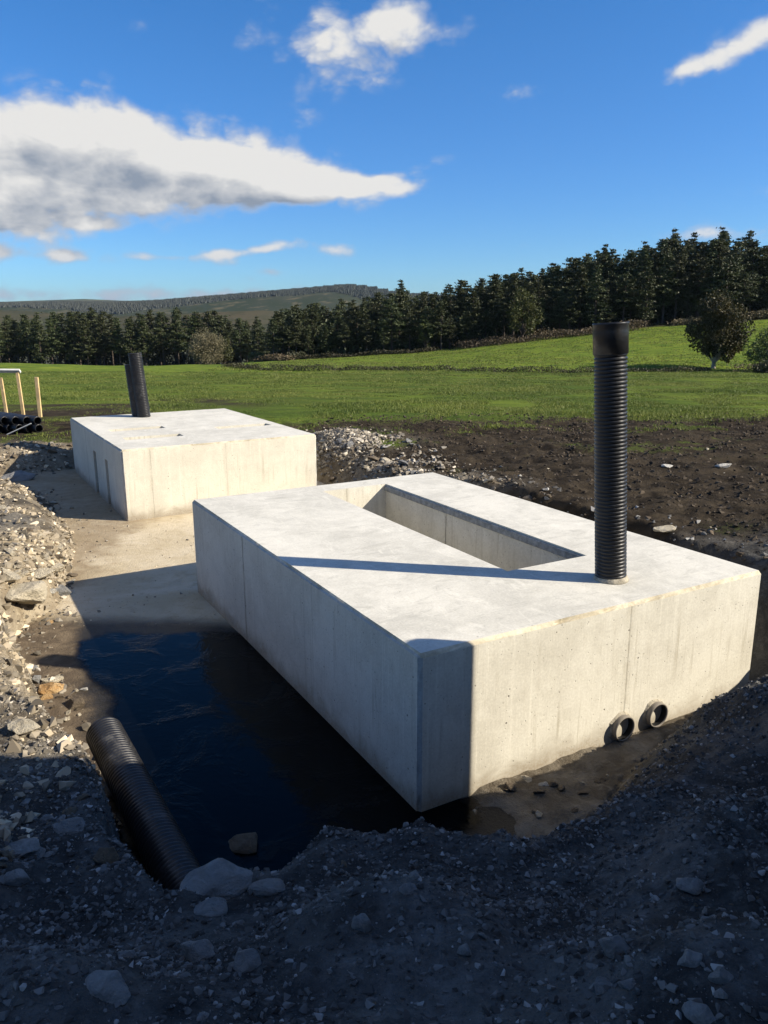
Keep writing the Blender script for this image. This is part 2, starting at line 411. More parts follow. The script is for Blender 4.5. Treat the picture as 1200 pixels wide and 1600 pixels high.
CTRL = np.array([  # x, y, height of the bank top, width of its slope
    (0, 1.2, 1.14, .6), (0, -2, 1.2, .6), (-1.0, 1.6, 1.10, .6), (1.0, 1.6, 1.10, .6), (0, 2.2, .92, .5), (-.4, 2.85, .58, .45), (0, 2.9, .55, .45), (.4, 2.95, .54, .45), (.9, 3.2, .50, .5),
    (1.3, 3.6, .52, .55), (1.5, 2.6, .85, .6), (1.8, 4.0, .58, .75), (2.3, 4.3, .74, .85), (2.6, 3.8, 1.15, 1.0), (3.0, 3.2, 1.2, 1.), (3.4, 4.7, .93, 1.0), (3.93, 4.98, .95, 1.0), (4.25, 5.16, 1.04, 1.),
    (5, 3, 1.2, 1), (3.2, 6.3, .86, .5), (2.56, 6.8, .86, .45), (2.0, 7.9, .88, .4), (1.3, 9.4, .84, .4), (4.5, 7, .92, .6), (8, 8, .95, .6), (4, 11, .80, .6), (10, 14, .75, .6),
    (.4, 11.3, .58, .5), (-.1, 12.7, .52, .6), (-.5, 14.3, .58, .8), (0, 16, .58, .8), (6, 17, .6, .8), (-2, 17.5, .55, .8), (-5.5, 16.4, .50, .9), (-7.0, 15.6, .42, .9), (-9, 16, .45, .9),
    (-7.8, 13.5, .35, .8), (-6.2, 12.0, .32, .7), (-5.2, 10.3, .38, .6), (-4.5, 8.6, .42, .5), (-4.2, 7.2, .55, .5), (-6, 8.5, .6, .6), (-3.9, 6.2, .75, .35), (-3.2, 5.2, .72, .28), (-2.7, 4.6, .66, .25),
    (-2.2, 4.1, .60, .20), (-1.8, 3.75, .58, .14), (-1.5, 3.3, .60, .12), (-1.25, 2.9, .62, .12), (-1.0, 2.6, .64, .12), (-2.2, 3.3, .72, .2), (-1.8, 2.6, .85, .2), (-3.5, 4, 1.0, .3), (-5, 5, 1.1, .4), (-.65, 2.75, .60, .2)])
FX = [-400, -60, -30, -20, -12.5, 8, 18, 31, 47, 80, 200, 600]
FA = [0, 0, 0, .2, .75, 1.85, 3.1, 4.4, 5.3, 7.5, 12, 15]

def foot_dist(x, y):
    """signed distance to the foot line: positive outside the excavation"""
    best = np.full(x.shape, 1e9); inside = np.zeros(x.shape, bool); n = len(FOOT)
    for i in range(n):
        ax_, ay_ = FOOT[i]; bx_, by_ = FOOT[(i + 1) % n]
        dx, dy = bx_ - ax_, by_ - ay_
        t = np.clip(((x - ax_) * dx + (y - ay_) * dy) / (dx * dx + dy * dy), 0, 1)
        best = np.minimum(best, np.hypot(x - ax_ - t * dx, y - ay_ - t * dy))
        cond = (ay_ > y) != (by_ > y)
        with np.errstate(divide='ignore', invalid='ignore'):
            xi = ax_ + (y - ay_) * dx / (dy if dy != 0 else 1e-9)
        inside ^= cond & (x < xi)
    return np.where(inside, -best, best)

def far_height(x, y):
    z = np.interp(y, [0, 17, 58, 95, 150, 300, 700, 5000], [.9, .6, -.95, -2.6, -5.8, -16, -40, -42])
    ramp = np.clip((y - 58) / 37, 0, 1.5)
    fade = 1 - sstep((y - 220) / 300)
    z = z + np.interp(x, FX, FA) * ramp * fade
    mound = np.exp(-((x + 34) / 13) ** 2) * np.exp(-((y - 66) / 7) ** 2)
    z = z + mound * .8
    amp = np.clip((y - 17) / 20, 0, 1)
    z = z + amp * (fbm(x, y, .09, 3, 5) * .22 + fbm(x, y, .5, 2, 9) * .05)
    return z

def height(x, y, detail=True):
    x = np.asarray(x, float); y = np.asarray(y, float)
    shp = x.shape; x = x.ravel(); y = y.ravel()
    near = (np.abs(x) < 40) & (y < 40) & (y > -30)
    z = far_height(x, y)
    xn, yn = x[near], y[near]
    if len(xn):
        wx = xn + fbm(xn, yn, 1.1, 3, 31) * .10 + fbm(xn, yn, 4.5, 3, 35) * .035
        wy = yn + fbm(xn, yn, 1.1, 3, 32) * .10 + fbm(xn, yn, 4.5, 3, 36) * .035
        d = foot_dist(wx, wy)
        sw = np.zeros_like(xn); st = np.zeros_like(xn); ss = np.zeros_like(xn)
        for (cx, cy, ct, cw) in CTRL:
            k = 1 / ((xn - cx) ** 2 + (yn - cy) ** 2 + .02) ** 1.6
            sw += k; st += k * ct; ss += k * cw
        top = st / sw; wid = ss / sw
        t = np.clip(d / wid, 0, 1)
        prof = 1 - (1 - t) ** 1.7
        h = np.where(d > 0, top * prof, np.maximum(d * .25, -.05) - .02)
        if detail:
            onbank = sstep(d / .25)
            rough = onbank * (fbm(xn, yn, 1.6, 4, 3) * .055 + fbm(xn, yn, 7, 4, 4) * .034 + np.abs(fbm(xn, yn, 16, 3, 8)) * .014)
            steep = np.clip(t * (1 - t) * 4, 0, 1) * onbank
            rough += steep * (fbm(xn, yn, 5, 4, 14) * .09)
            soil = sstep((yn - 7.5) / 2) * onbank
            rough = rough + soil * (fbm(xn, yn, 2.2, 5, 21, .58) * .060 + fbm(xn, yn * 2.2, 1.1, 3, 22) * .05)
            h = h + rough + onbank * .16 * np.exp(-((xn + .75) / .7) ** 2 - ((yn - 14.5) / .6) ** 2)
        u_ = (xn - AX) * math.cos(YAW_A) + (yn - AY) * math.sin(YAW_A); w_ = (xn - AX) * math.sin(YAW_A) - (yn - AY) * math.cos(YAW_A)
        foot = sstep((u_ - .22 + .25 * fbm(xn, yn, 2.5, 3, 27)) / .22) * sstep((w_ + .3) / .2) * (d < 0)
        h = np.where(foot > 0, h * (1 - foot) + foot * (.030 + .03 * np.clip(w_, 0, .5) + fbm(xn, yn, 6, 4, 28) * .03 + fbm(xn, yn, 15, 3, 29) * .012), h)
        b = np.clip(np.maximum(sstep((yn - 16.5) / 5), np.maximum(sstep((np.abs(xn) - 14) / 20), sstep((-yn - 6) / 20))), 0, 1)
        z[near] = h * (1 - b) + z[near] * b
    return z.reshape(shp)

def grown_axis(lo, hi, step, far_lo, far_hi, ratio=1.10, mid=None):
    a = list(np.arange(lo, hi, step))
    s = step; v = a[-1]
    while v < far_hi:
        s = s * ratio; v += s; a.append(v)
    s = step; v = lo; pre = []
    while v > far_lo:
        s = s * ratio; v -= s; pre.append(v)
    return np.array(pre[::-1] + a)
xs = grown_axis(-4.2, 3.6, .03, -4500, 4500, 1.06)
ys1 = np.arange(1.0, 8.0, .03)
ys2 = [8.0]; s_ = .03
while ys2[-1] < 5200:
    s_ = min(s_ * 1.02, .085) if ys2[-1] < 20 else s_ * 1.035
    ys2.append(ys2[-1] + s_)
ys0 = []; v = 1.0; s_ = .03
while v > -300: s_ *= 1.12; v -= s_; ys0.append(v)
ys = np.concatenate([np.array(ys0[::-1]), ys1, np.array(ys2)])
GX, GY = np.meshgrid(xs, ys)
GZ = height(GX, GY)

def ground_z(x, y):
    return float(height(np.array([x]), np.array([y]))[0])

def ground_hit(px, py):
    """the point of the ground a line of sight meets"""
    d = px_dir(px, py); t = np.concatenate([np.arange(.8, 30, .02), np.arange(30, 400, .3)])
    P = CAM + d * t[:, None]
    hz_ = height(P[:, 0], P[:, 1]); nr = np.abs(P[:, 1]) < 20
    hz_[nr] = np.where(foot_dist(P[nr, 0], P[nr, 1]) < 0, np.maximum(hz_[nr], 0.0), hz_[nr])      # the slab lies over the dug ground
    below = P[:, 2] < hz_
    i = int(np.argmax(below)) if below.any() else len(t) - 1
    return P[i], t[i] * float(d @ _f)

# ground zones as a colour attribute: r grass, g sandy rubble, b dark topsoil
def zones(X, Y):
    d = foot_dist(X, Y)
    edge = 17.6 + fbm(X, Y, .35, 4, 40) * 1.1 + fbm(X, Y, 1.7, 3, 42) * .5 + np.clip((-3.5 - X) / 4, 0, 1) * 3.2
    grass = sstep((Y - edge + 1.2) / 2.2)
    side = sstep((np.abs(X) - 16) / 6); grass = np.maximum(grass, side * sstep((Y - 2) / 8))
    patch = sstep((fbm(X, Y, .8, 4, 44) * .8 + fbm(X, Y, 4, 3, 45) * .5 + .10) / .6) * sstep((Y - 8.0) / 5) * .66
    patch = np.maximum(patch, .8 * np.exp(-((X - .1) / .5) ** 2 - ((Y - 14.2) / .7) ** 2))
    patch = np.maximum(patch, .45 * np.exp(-((X - 3.2) / .5) ** 2 - ((Y - 7.1) / .3) ** 2))
    grass = np.maximum(grass, np.where(d > .8, patch, 0))
    dirt = np.clip(np.exp(-((X + 9) / 6) ** 2) * sstep((Y - 20) / 2) * sstep((28 - Y) / 4) * (.5 + fbm(X, Y, .5, 3, 47) * 1.3), 0, 1)
    grass = grass * (1 - .8 * dirt)
    left = sstep((-1.25 - X) / .5) * sstep((Y - 3.1) / .9)
    leftfar = sstep((-2.2 - X) / .6)
    sandy = np.maximum(left, leftfar) * sstep((16.4 - Y) / 1.2)
    backleft = sstep((-4.5 - X) / .6) * sstep((Y - 12.5) / 1.5)
    sandy = np.clip(sandy - .12 * backleft, 0, 1) * np.clip(.72 + fbm(X, Y, 1.4, 4, 49) * .9, .15, 1)
    lip = sstep((.95 - d) / .6) * sstep((Y - 8.6) / 1.0) * sstep((X + 3) / 1.0)      # crushed limestone on the lip behind the tanks
    heap = np.exp(-((X + .55) / .95) ** 2 - ((Y - 14.7) / .8) ** 2) * 1.5
    lip = np.clip(np.maximum(lip * .75, heap), 0, 1)
    soil = np.clip(sstep((Y - 6.2) / 1.2) * sstep((X - .6 + (Y - 9) * .1) / .8) + sstep((Y - 10.5) / 1.5), 0, 1) * (1 - sandy) * (1 - lip)
    u_ = (X - AX) * math.cos(YAW_A) + (Y - AY) * math.sin(YAW_A); w_ = (X - AX) * math.sin(YAW_A) - (Y - AY) * math.cos(YAW_A)
    footb = sstep((u_ - .1) / .2) * sstep((w_ + .4) / .3) * sstep((.18 - d) / .15) * sstep((2.9 - u_) / .3) * (Y < 6.5) * (X > -.3)
    sandy = np.maximum(sandy, footb * .42)
    floor = np.maximum(sstep((Y - 94.5) / 1.5) * sstep((X + 16) / 3), sstep((Y - 136) / 3)) * sstep((260 - Y) / 30)
    grass = grass * (1 - floor)
    return np.clip(grass, 0, 1), np.clip(np.maximum(sandy, lip), 0, 1), soil

zr, zg, zb = zones(GX, GY)
nx, ny = len(xs), len(ys)
I = (np.arange(ny - 1)[:, None] * nx + np.arange(nx - 1)[None]).ravel()
ground_me = mesh_np('ground', np.stack([GX, GY, GZ], -1).reshape(-1, 3), [np.stack([I, I + 1, I + nx + 1, I + nx], -1)], smooth=True)
ca = ground_me.color_attributes.new('zone', 'FLOAT_COLOR', 'POINT')
ca.data.foreach_set('color', np.stack([zr, zg, zb, np.ones_like(zr)], -1).astype(np.float32).ravel())

def ground_material():
    m_, g, b = new_mat('ground')
    P = g.node('ShaderNodeNewGeometry').outputs['Position']
    at = g.node('ShaderNodeAttribute'); at.attribute_name = 'zone'
    R, Gn, B = g.sep(at.outputs['Vector'])
    n1 = g.noise(P, 2.3, 8, .68, .5); n2 = g.noise(P, 14, 6, .7); n3 = g.noise(P, 70, 4, .7)
    # crushed stone and wet clay of the bank
    stone = g.mix(g.step(n1, .40, .66), (.040, .0395, .038), (.115, .113, .106))
    stone = g.mix(g.m('MULTIPLY', g.step(n2, .52, .70), .6), stone, (.15, .145, .135))
    stone = g.mix(g.m('MULTIPLY', g.step(n3, .52, .75), .45), stone, (.025, .024, .022))
    dust = g.noise(P, 1.5, 6, .62, .8)
    stone = g.mix(g.m('MULTIPLY', g.step(dust, .53, .64), .75), stone, g.mix(g.step(n2, .35, .65), (.075, .074, .070), (.15, .147, .14)))
    sand = g.mix(g.step(n1, .38, .64), (.20, .16, .108), (.36, .305, .22))
    sand = g.mix(g.m('MULTIPLY', g.step(n2, .5, .7), .55), sand, (.46, .40, .29))
    sand = g.mix(g.m('MULTIPLY', g.step(n3, .55, .72), .5), sand, (.13, .10, .07))
    soil = g.mix(g.step(n1, .36, .64), (.021, .017, .0128), (.054, .043, .030))
    soil = g.mix(g.m('MULTIPLY', g.step(n2, .55, .72), .5), soil, (.085, .07, .05))
    gn = g.noise(P, .12, 5, .6, .4); gm = g.noise(g.vmul(P, (.5, 1.4, 1)), .9, 6, .68)
    grass = g.mix(g.step(gn, .38, .62), (.065, .100, .018), (.115, .155, .024))
    grass = g.mix(g.m('MULTIPLY', g.step(gm, .42, .66), .8), grass, (.042, .066, .017))
    grass = g.mix(g.m('MULTIPLY', g.step(g.noise(P, 5, 5, .7), .52, .7), .4), grass, (.19, .20, .055))
    y_ = g.sep(P)[1]
    grass = g.mix(g.m('MULTIPLY', g.step(y_, 57, 61), g.step(y_, 140, 200, 1, 0)), grass, g.mix(g.step(g.m('ADD', g.m('MULTIPLY', gm, .6), g.m('MULTIPLY', g.noise(g.vmul(P, (.35, 1, 1)), 2.5, 6, .75), .4)), .40, .60), (.150, .19, .028), (.062, .104, .018)))
    moor = g.mix(g.step(g.noise(P, .004, 6, .6), .4, .6), (.06, .07, .03), (.15, .12, .07))
    c = g.mix(Gn, stone, sand); c = g.mix(B, c, soil)
    ng = g.noise(P, 34, 4, .7)
    edge = g.m('ADD', R, g.m('ADD', g.m('MULTIPLY', g.m('SUBTRACT', n2, .5), .7), g.m('MULTIPLY', g.m('SUBTRACT', ng, .5), 1.1)))
    thin = g.mix(g.step(R, .5, .9), (.060, .070, .022), grass)
    c = g.mix(g.step(edge, .34, .70), c, thin)
    c = g.mix(g.step(y_, 350, 600), c, moor)
    g.put(b.inputs['Base Color'], c); b.inputs['Roughness'].default_value = 1.0; b.inputs['Specular IOR Level'].default_value = .03
    h = g.m('ADD', g.m('ADD', g.m('MULTIPLY', n1, .4), g.m('MULTIPLY', n2, .4)), g.m('MULTIPLY', n3, .22))
    g.put(b.inputs['Normal'], g.bump(h, 1.0, .06))
    return m_
ground_me.materials.append(ground_material())
tag(link('ground', ground_me), 'excavated stony ground with dark topsoil and green fields beyond', kind='structure')

# ------------------------------------------------------------------ concrete slab and puddle in the excavation
def slab_mat():
    m_, g, b = new_mat('slab')
    P = g.node('ShaderNodeNewGeometry').outputs['Position']
    x, y, z = g.sep(P)
    n1 = g.noise(P, 1.1, 7, .62, .6); n2 = g.noise(P, 6, 6, .68, .5); n3 = g.noise(P, 60, 4, .7)
    c = g.mix(g.step(n1, .38, .62), (.45, .375, .25), (.55, .475, .345))
    c = g.mix(g.m('MULTIPLY', g.step(n2, .5, .72), .5), c, (.33, .25, .15))
    # trodden earth on the slab's left, and a tide mark round the water
    brown = g.m('ADD', g.step(g.m('ADD', x, g.m('MULTIPLY', g.m('SUBTRACT', n1, .5), 1.2)), -3.75, -3.0, 1, 0), g.m('MULTIPLY', g.m('SUBTRACT', n2, .5), .9))
    c = g.mix(g.m('MULTIPLY', g.step(g.m('ADD', brown, g.m('MULTIPLY', g.m('SUBTRACT', n3, .5), .5)), .2, 1.25), .75), c, (.20, .145, .085))
    c = g.mix(g.m('MULTIPLY', g.step(g.noise(P, 28, 3, .6), .64, .7), .6), c, (.10, .08, .055))
    wy = g.m('ADD', g.m('ADD', y, g.m('MULTIPLY', x, .10)), g.m('MULTIPLY', g.m('SUBTRACT', g.noise(P, 1.2, 5, .6), .5), .45))
    mudline = g.m('ADD', g.m('SUBTRACT', x, g.m('MULTIPLY', g.m('SUBTRACT', y, 5.0), -.44)), g.m('MULTIPLY', g.m('SUBTRACT', g.noise(P, 2.6, 5, .65), .5), .35))
    drier = g.step(mudline, -2.22, -1.96)
    wet = g.step(wy, 6.6, 7.02, 1, 0)
    c = g.mix(wet, c, g.mix(drier, g.mix(g.step(n2, .4, .65), (.10, .075, .05), (.17, .13, .085)), (.022, .020, .017)))
    wet = g.m('MULTIPLY', wet, drier)
    g.put(b.inputs['Base Color'], c)
    g.put(b.inputs['Roughness'], g.step(wet, 0, 1, .92, .5)); b.inputs['Specular IOR Level'].default_value = .2
    g.put(b.inputs['Normal'], g.bump(g.m('ADD', g.m('ADD', n2, n3), g.noise(P, 17, 5, .7)), .7, .015))
    return m_
bm = bmesh.new()
pts = [(3.2, 5.2), (1.2, 9.4), (.2, 11.6), (-.9, 13.6), (-3.0, 16.9), (-5.6, 15.4), (-7.5, 14.4), (-7.4, 13.5), (-5.9, 12.5), (-4.2, 9.5), (-3.7, 8.2), (-3.5, 7.2), (-3.6, 6.6), (-2.6, 4.9),
       (-2.1, 4.3), (-1.35, 3.2), (-.9, 2.7), (-.4, 3.2), (.6, 3.35), (1.2, 3.9), (2.0, 4.8)]
vs = [bm.verts.new((px, py, 0.0)) for (px, py) in pts]
bm.faces.new(vs[::-1]); bmesh.ops.recalc_face_normals(bm, faces=bm.faces); 
bmesh.ops.triangulate(bm, faces=bm.faces)
if bm.faces[:][0].normal.z < 0: bmesh.ops.reverse_faces(bm, faces=bm.faces)
tag(bm_obj('concrete_slab', bm, slab_mat()), 'pale concrete slab with sandy stains', kind='structure')

def water_mat():
    m_, g, b = new_mat('water')
    P = g.node('ShaderNodeNewGeometry').outputs['Position']
    n = g.noise(g.vmul(P, (1, 1.8, 1)), 7, 5, .6, .6); n2 = g.noise(P, 26, 3, .6)
    scum = g.noise(P, 1.7, 6, .7, 1.0)
    g.put(b.inputs['Base Color'], g.mix(g.step(scum, .55, .7), (.0010, .0012, .0015), (.009, .0085, .0075)))
    g.put(b.inputs['Roughness'], g.step(scum, .46, .64, .07, .30)); b.inputs['IOR'].default_value = 1.33; b.inputs['Specular IOR Level'].default_value = .17
    amp = g.step(scum, .46, .62, .25, .8)
    g.put(b.inputs['Normal'], g.bump(g.m('MULTIPLY', g.m('ADD', n, g.m('MULTIPLY', n2, .4)), amp), .22, .02))
    at = g.node('ShaderNodeAttribute'); at.attribute_name = 'depth'
    dp = g.m('ADD', at.outputs['Fac'], g.m('MULTIPLY', g.m('SUBTRACT', g.noise(P, 9, 5, .7), .5), .7))
    g.put(b.inputs['Alpha'], g.m('MULTIPLY', g.step(dp, .15, .75), g.step(at.outputs['Fac'], 0, .12)))
    return m_
loop = np.array([(-2.95, 6.55), (-2.5, 6.82), (-2.1, 6.80), (-1.6, 6.82), (-1.1, 6.7), (-.5, 6.2), (.1, 4.6), (.55, 4.25), (.60, 3.9), (.40, 3.7), (.25, 3.3), (-.3, 3.2), (-.8, 2.7), (-1.4, 3.6), (-1.78, 4.3), (-2.03, 4.85), (-2.24, 5.35), (-2.55, 5.9)])
def loop_dist(x, y, L):
    global FOOT
    keep = FOOT; FOOT = L; d = foot_dist(x, y); FOOT = keep
    return d
px_ = np.arange(-3.3, .9, .035); py_ = np.arange(2.5, 7.2, .035)
PX, PY = np.meshgrid(px_, py_)
dd = -loop_dist(PX + fbm(PX, PY, 2.0, 4, 77) * .14, PY + fbm(PX, PY, 2.0, 4, 78) * .14, loop)
depth = sstep((dd - .0) / .26)
N_ = len(px_); I = (np.arange(len(py_) - 1)[:, None] * N_ + np.arange(N_ - 1)[None]).ravel()
quads = np.stack([I, I + 1, I + N_ + 1, I + N_], -1); quads = quads[(dd.ravel()[quads] > -.01).all(1)]
pud = mesh_np('puddle', np.stack([PX, PY, np.full(PX.shape, .009)], -1).reshape(-1, 3), [quads], [water_mat()])
at = pud.attributes.new('depth', 'FLOAT', 'POINT'); at.data.foreach_set('value', depth.ravel().astype(np.float32))
tag(link('puddle', pud), 'dark muddy water lying on the slab beside the near tank', kind='structure')

# ------------------------------------------------------------------ the concrete tanks
def axis(length, step, extra, r):
    a = set([0.0, r, length - r, length] + list(extra))
    n = int(length / step)
    base = sorted(a)
    for k in range(1, n):
        v = length * k / n
        if min(abs(v - q) for q in base) > step * .35: a.add(v)
    return np.array(sorted(a))

def tank(name, W, L, H, loc, yaw, top_holes, left_slots, mats, r=.022, seed=0):
    """a cast block: u runs along the sunlit face, v along the shaded face; holes are (u0, u1, v0, v1, depth)"""
    root = link(name, None, loc=(loc[0], loc[1], 0.0), rot=(0, 0, yaw))
    V = []; Fc = []; Mi = []; base = [0]
    def grid(o, a, bdir, as_, bs_, skip, mi, flip=False):
        o = np.array(o, float); a = np.array(a, float); bdir = np.array(bdir, float)
        A_, B_ = np.meshgrid(as_, bs_)
        P = o + A_[..., None] * a + B_[..., None] * bdir
        off = base[0]; V.append(P.reshape(-1, 3)); base[0] += P.size // 3
        na = len(as_)
        for j in range(len(bs_) - 1):
            for i in range(na - 1):
                ca_, cb_ = (as_[i] + as_[i + 1]) / 2, (bs_[j] + bs_[j + 1]) / 2
                if any(s[0] < ca_ < s[1] and s[2] < cb_ < s[3] for s in skip): continue
                q = [off + j * na + i, off + j * na + i + 1, off + (j + 1) * na + i + 1, off + (j + 1) * na + i]
                Fc.append(q[::-1] if flip else q); Mi.append(mi(ca_, cb_) if callable(mi) else mi)
    us = axis(W, .06, [q for s in top_holes for q in s[:2]], r)
    vs_ = axis(L, .06, [q for s in top_holes for q in s[2:4]] + [q for s in left_slots for q in s[:2]], r)
    zs = axis(H, .06, [s[3] for s in left_slots], r); zs = np.array([z for z in zs if abs(z - r) > 1e-6])
    rim = lambda a, b_, La, Lb: 2 if (a < r or a > La - r or b_ < r or b_ > Lb - r) else 0
    grid((0, 0, H), (1, 0, 0), (0, 1, 0), us, vs_, top_holes, lambda a, b_: rim(a, b_, W, L))
    sz = lambda a, b_, La: 2 if b_ > H - r else (3 if (a < r or a > La - r) else 1)
    grid((0, 0, 0), (1, 0, 0), (0, 0, 1), us, zs, [], lambda a, b_: 2 if b_ > H - r else (3 if a < r else 1))
    grid((0, L, 0), (1, 0, 0), (0, 0, 1), us, zs, [], lambda a, b_: sz(a, b_, W), True)
    grid((0, 0, 0), (0, 1, 0), (0, 0, 1), vs_, zs, [(s[0], s[1], s[2], s[3]) for s in left_slots], lambda a, b_: 3 if (a < r or b_ > H - r) else 1, True)
    grid((W, 0, 0), (0, 1, 0), (0, 0, 1), vs_, zs, [], lambda a, b_: sz(a, b_, L))
    P = np.concatenate(V); 
    q = np.stack([np.clip(P[:, 0], r, W - r), np.clip(P[:, 1], r, L - r), np.minimum(P[:, 2], H - r)], -1)
    dl = P - q; s1 = np.abs(dl).sum(1); edge = s1 > r * 1.01
    P[edge] = q[edge] + dl[edge] * (r / s1[edge])[:, None]
    k = P[:, 0] * 1.3 + P[:, 1]
    n = fbm(k, P[:, 2] * 1.2, 9, 4, 50 + seed) * .011 + fbm(k, P[:, 2] * 2, 30, 2, 51 + seed) * .004
    nearedge = np.minimum(np.minimum(np.minimum(P[:, 0], W - P[:, 0]), np.minimum(P[:, 1], L - P[:, 1])) + 0, 9)
    s2 = np.abs(dl).sum(1)
    n = n - np.clip(fbm(k + 5, P[:, 2] * 2, 5.5, 4, 55 + seed) - .22, 0, .5) * .09
    P[edge] += (dl[edge] / np.maximum(1e-9, s2[edge])[:, None]) * n[edge][:, None]
    nb = fbm(P[:, 0] + P[:, 2] * .7, P[:, 1] + P[:, 2] * .5, .9, 3, 60 + seed) * .004
    hole_edge = np.zeros(len(P), bool)
    for s in top_holes:
        hole_edge |= (P[:, 0] >= s[0] - 1e-6) & (P[:, 0] <= s[1] + 1e-6) & (P[:, 1] >= s[2] - 1e-6) & (P[:, 1] <= s[3] + 1e-6)
    flat = ~edge & ~hole_edge & (P[:, 2] > H - 1e-4)
    P[flat, 2] += nb[flat]
    V[:] = [P]
    # recesses
    for s in top_holes:
        ua = us[(us >= s[0] - 1e-9) & (us <= s[1] + 1e-9)]; va = vs_[(vs_ >= s[2] - 1e-9) & (vs_ <= s[3] + 1e-9)]
        za = np.linspace(H - s[4], H, max(2, int(s[4] / .08) + 1))
        grid((s[0], 0, 0), (0, 1, 0), (0, 0, 1), va, za, [], 1)
        grid((s[1], 0, 0), (0, 1, 0), (0, 0, 1), va, za, [], 1, True)
        grid((0, s[2], 0), (1, 0, 0), (0, 0, 1), ua, za, [], 1, True)
        grid((0, s[3], 0), (1, 0, 0), (0, 0, 1), ua, za, [], 1)
        grid((0, 0, H - s[4]), (1, 0, 0), (0, 1, 0), ua, va, [], 0)
    for s in left_slots:
        dp = s[4]
        grid((dp, 0, 0), (0, 1, 0), (0, 0, 1), np.array([s[0], s[1]]), np.array([s[2], s[3]]), [], 1, True)
        grid((0, s[0], 0), (1, 0, 0), (0, 0, 1), np.array([0, dp]), np.array([s[2], s[3]]), [], 1, True)
        grid((0, s[1], 0), (1, 0, 0), (0, 0, 1), np.array([0, dp]), np.array([s[2], s[3]]), [], 1)
        grid((0, 0, s[3]), (1, 0, 0), (0, 1, 0), np.array([0, dp]), np.array([s[0], s[1]]), [], 1, True)
    me = mesh_np('tank_body', np.concatenate(V), [np.array(Fc)], mats, Mi)
    bm = bmesh.new(); bm.from_mesh(me); bmesh.ops.remove_doubles(bm, verts=bm.verts, dist=.0008); bm.to_mesh(me); bm.free()
    link('tank_body', me, root)
    return root

def corrugated(name, r, length, pitch=.033, segs=48, wall=.012, collar=0.0, mat=None, squash=0.0):
    prof = []; z = 0.0
    end = length - collar
    n = max(1, int(end / pitch)); pitch = end / n; gr = r * .06
    for k in range(n):
        for (t, rr) in ((0, r - gr), (.22, r - gr), (.32, r - .12 * gr), (.40, r), (.78, r), (.86, r - .12 * gr), (.96, r - gr)):
            prof.append((rr, (k + t) * pitch))
    if collar > 0:
        rc = r * 1.035
        prof += [(r - gr, end), (rc, end + .004), (rc * 1.01, end + collar - .022), (rc * 1.06, end + collar - .016), (rc * 1.07, end + collar - .003), (rc * 1.03, end + collar), (rc * .97, end + collar - .004)]
        prof += [(rc * .95, end + collar * .2)]
    else:
        prof += [(r - gr, length), (r - gr - wall, length)]
    ri = r - gr - wall
    prof += [(ri, length * .75), (ri, 0.0)]
    return lathe(name, prof, segs, mat or M['pipe'])

tank_a = tank('concrete_tank', A_W, A_L, A_H, (AX, AY), YAW_A, [(1.345, 2.125, .935, 4.117, .93)], [], [M['tank_top'], M['tank_side'], M['rim'], M['chamfer']], seed=0)
tag(tank_a, 'nearer pale concrete tank with a long open slot and tall black pipe on top', 'concrete tank', 'cast concrete tanks on the slab')
# dark grey strip under the slot's right lip, slightly proud of the wall
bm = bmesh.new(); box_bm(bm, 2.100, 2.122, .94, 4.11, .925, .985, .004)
bm_obj('edge_strip', bm, M['edge_grey'], tank_a)
vent = link('vent_pipe', corrugated('vent_pipe', .109, 1.585, .0257), tank_a)
ua, va = 1.868, .425
vent.location = (ua, va, A_H - .005)
vent.rotation_euler = (0, 0, 0)
lean = Vector((-.062, 0.012, 1)).normalized()          # leans a little towards the camera's left
vent.rotation_mode = 'QUATERNION'
vent.rotation_quaternion = Matrix.Rotation(-YAW_A, 3, 'Z').to_quaternion() @ lean.to_track_quat('Z', 'Y')
sock = link('pipe_socket', lathe('pipe_socket', [(.100, 0), (.1145, .004), (.1155, .15), (.116, .190), (.1185, .194), (.119, .203), (.117, .207), (.113, .203), (.111, .05), (.095, .03)], 56, M['pipe']), vent, loc=(0, 0, 1.575))
link('pipe_collar', lathe('pipe_collar', [(.10, 0), (.125, 0.0), (.121, .012), (.112, .035), (.10, .04)], 40, M['mortar']), vent, loc=(0, 0, .0))
for (su, sz) in ((1.605, .122), (1.925, .135)):
    st = link('stub_pipe', lathe('stub_pipe', [(.079, .030), (.079, .048), (.084, .050), (.090, .048), (.090, .030), (.0895, 0.0), (.0895, -.05)], 36, M['stub']), tank_a, loc=(su, 0.0, sz), rot=(math.pi / 2, 0, 0))
    link('pipe_bore', lathe('pipe_bore', [(0.0, -.22), (.0785, -.22), (.0785, .040)], 36, M['bore_shade']), st)  # dark lining that stands for the unlit inside of the stub
    n_ = 14; ring = []
    bm = bmesh.new()
    for k in range(n_):
        a0 = math.pi * 2 * k / n_
        for (rr, zz) in ((.086, .016), (.096 + rnd.uniform(-.004, .010), .012), (.108 + rnd.uniform(-.008, .014), -.002)):
            ring.append(bm.verts.new((rr * math.cos(a0), rr * math.sin(a0), zz)))
    for k in range(n_):
        for j in range(2):
            a_, b_ = k * 3 + j, ((k + 1) % n_) * 3 + j
            bm.faces.new([ring[a_], ring[a_ + 1], ring[b_ + 1], ring[b_]])
    bm_obj('mortar_ring', bm, M['mortar'], st)

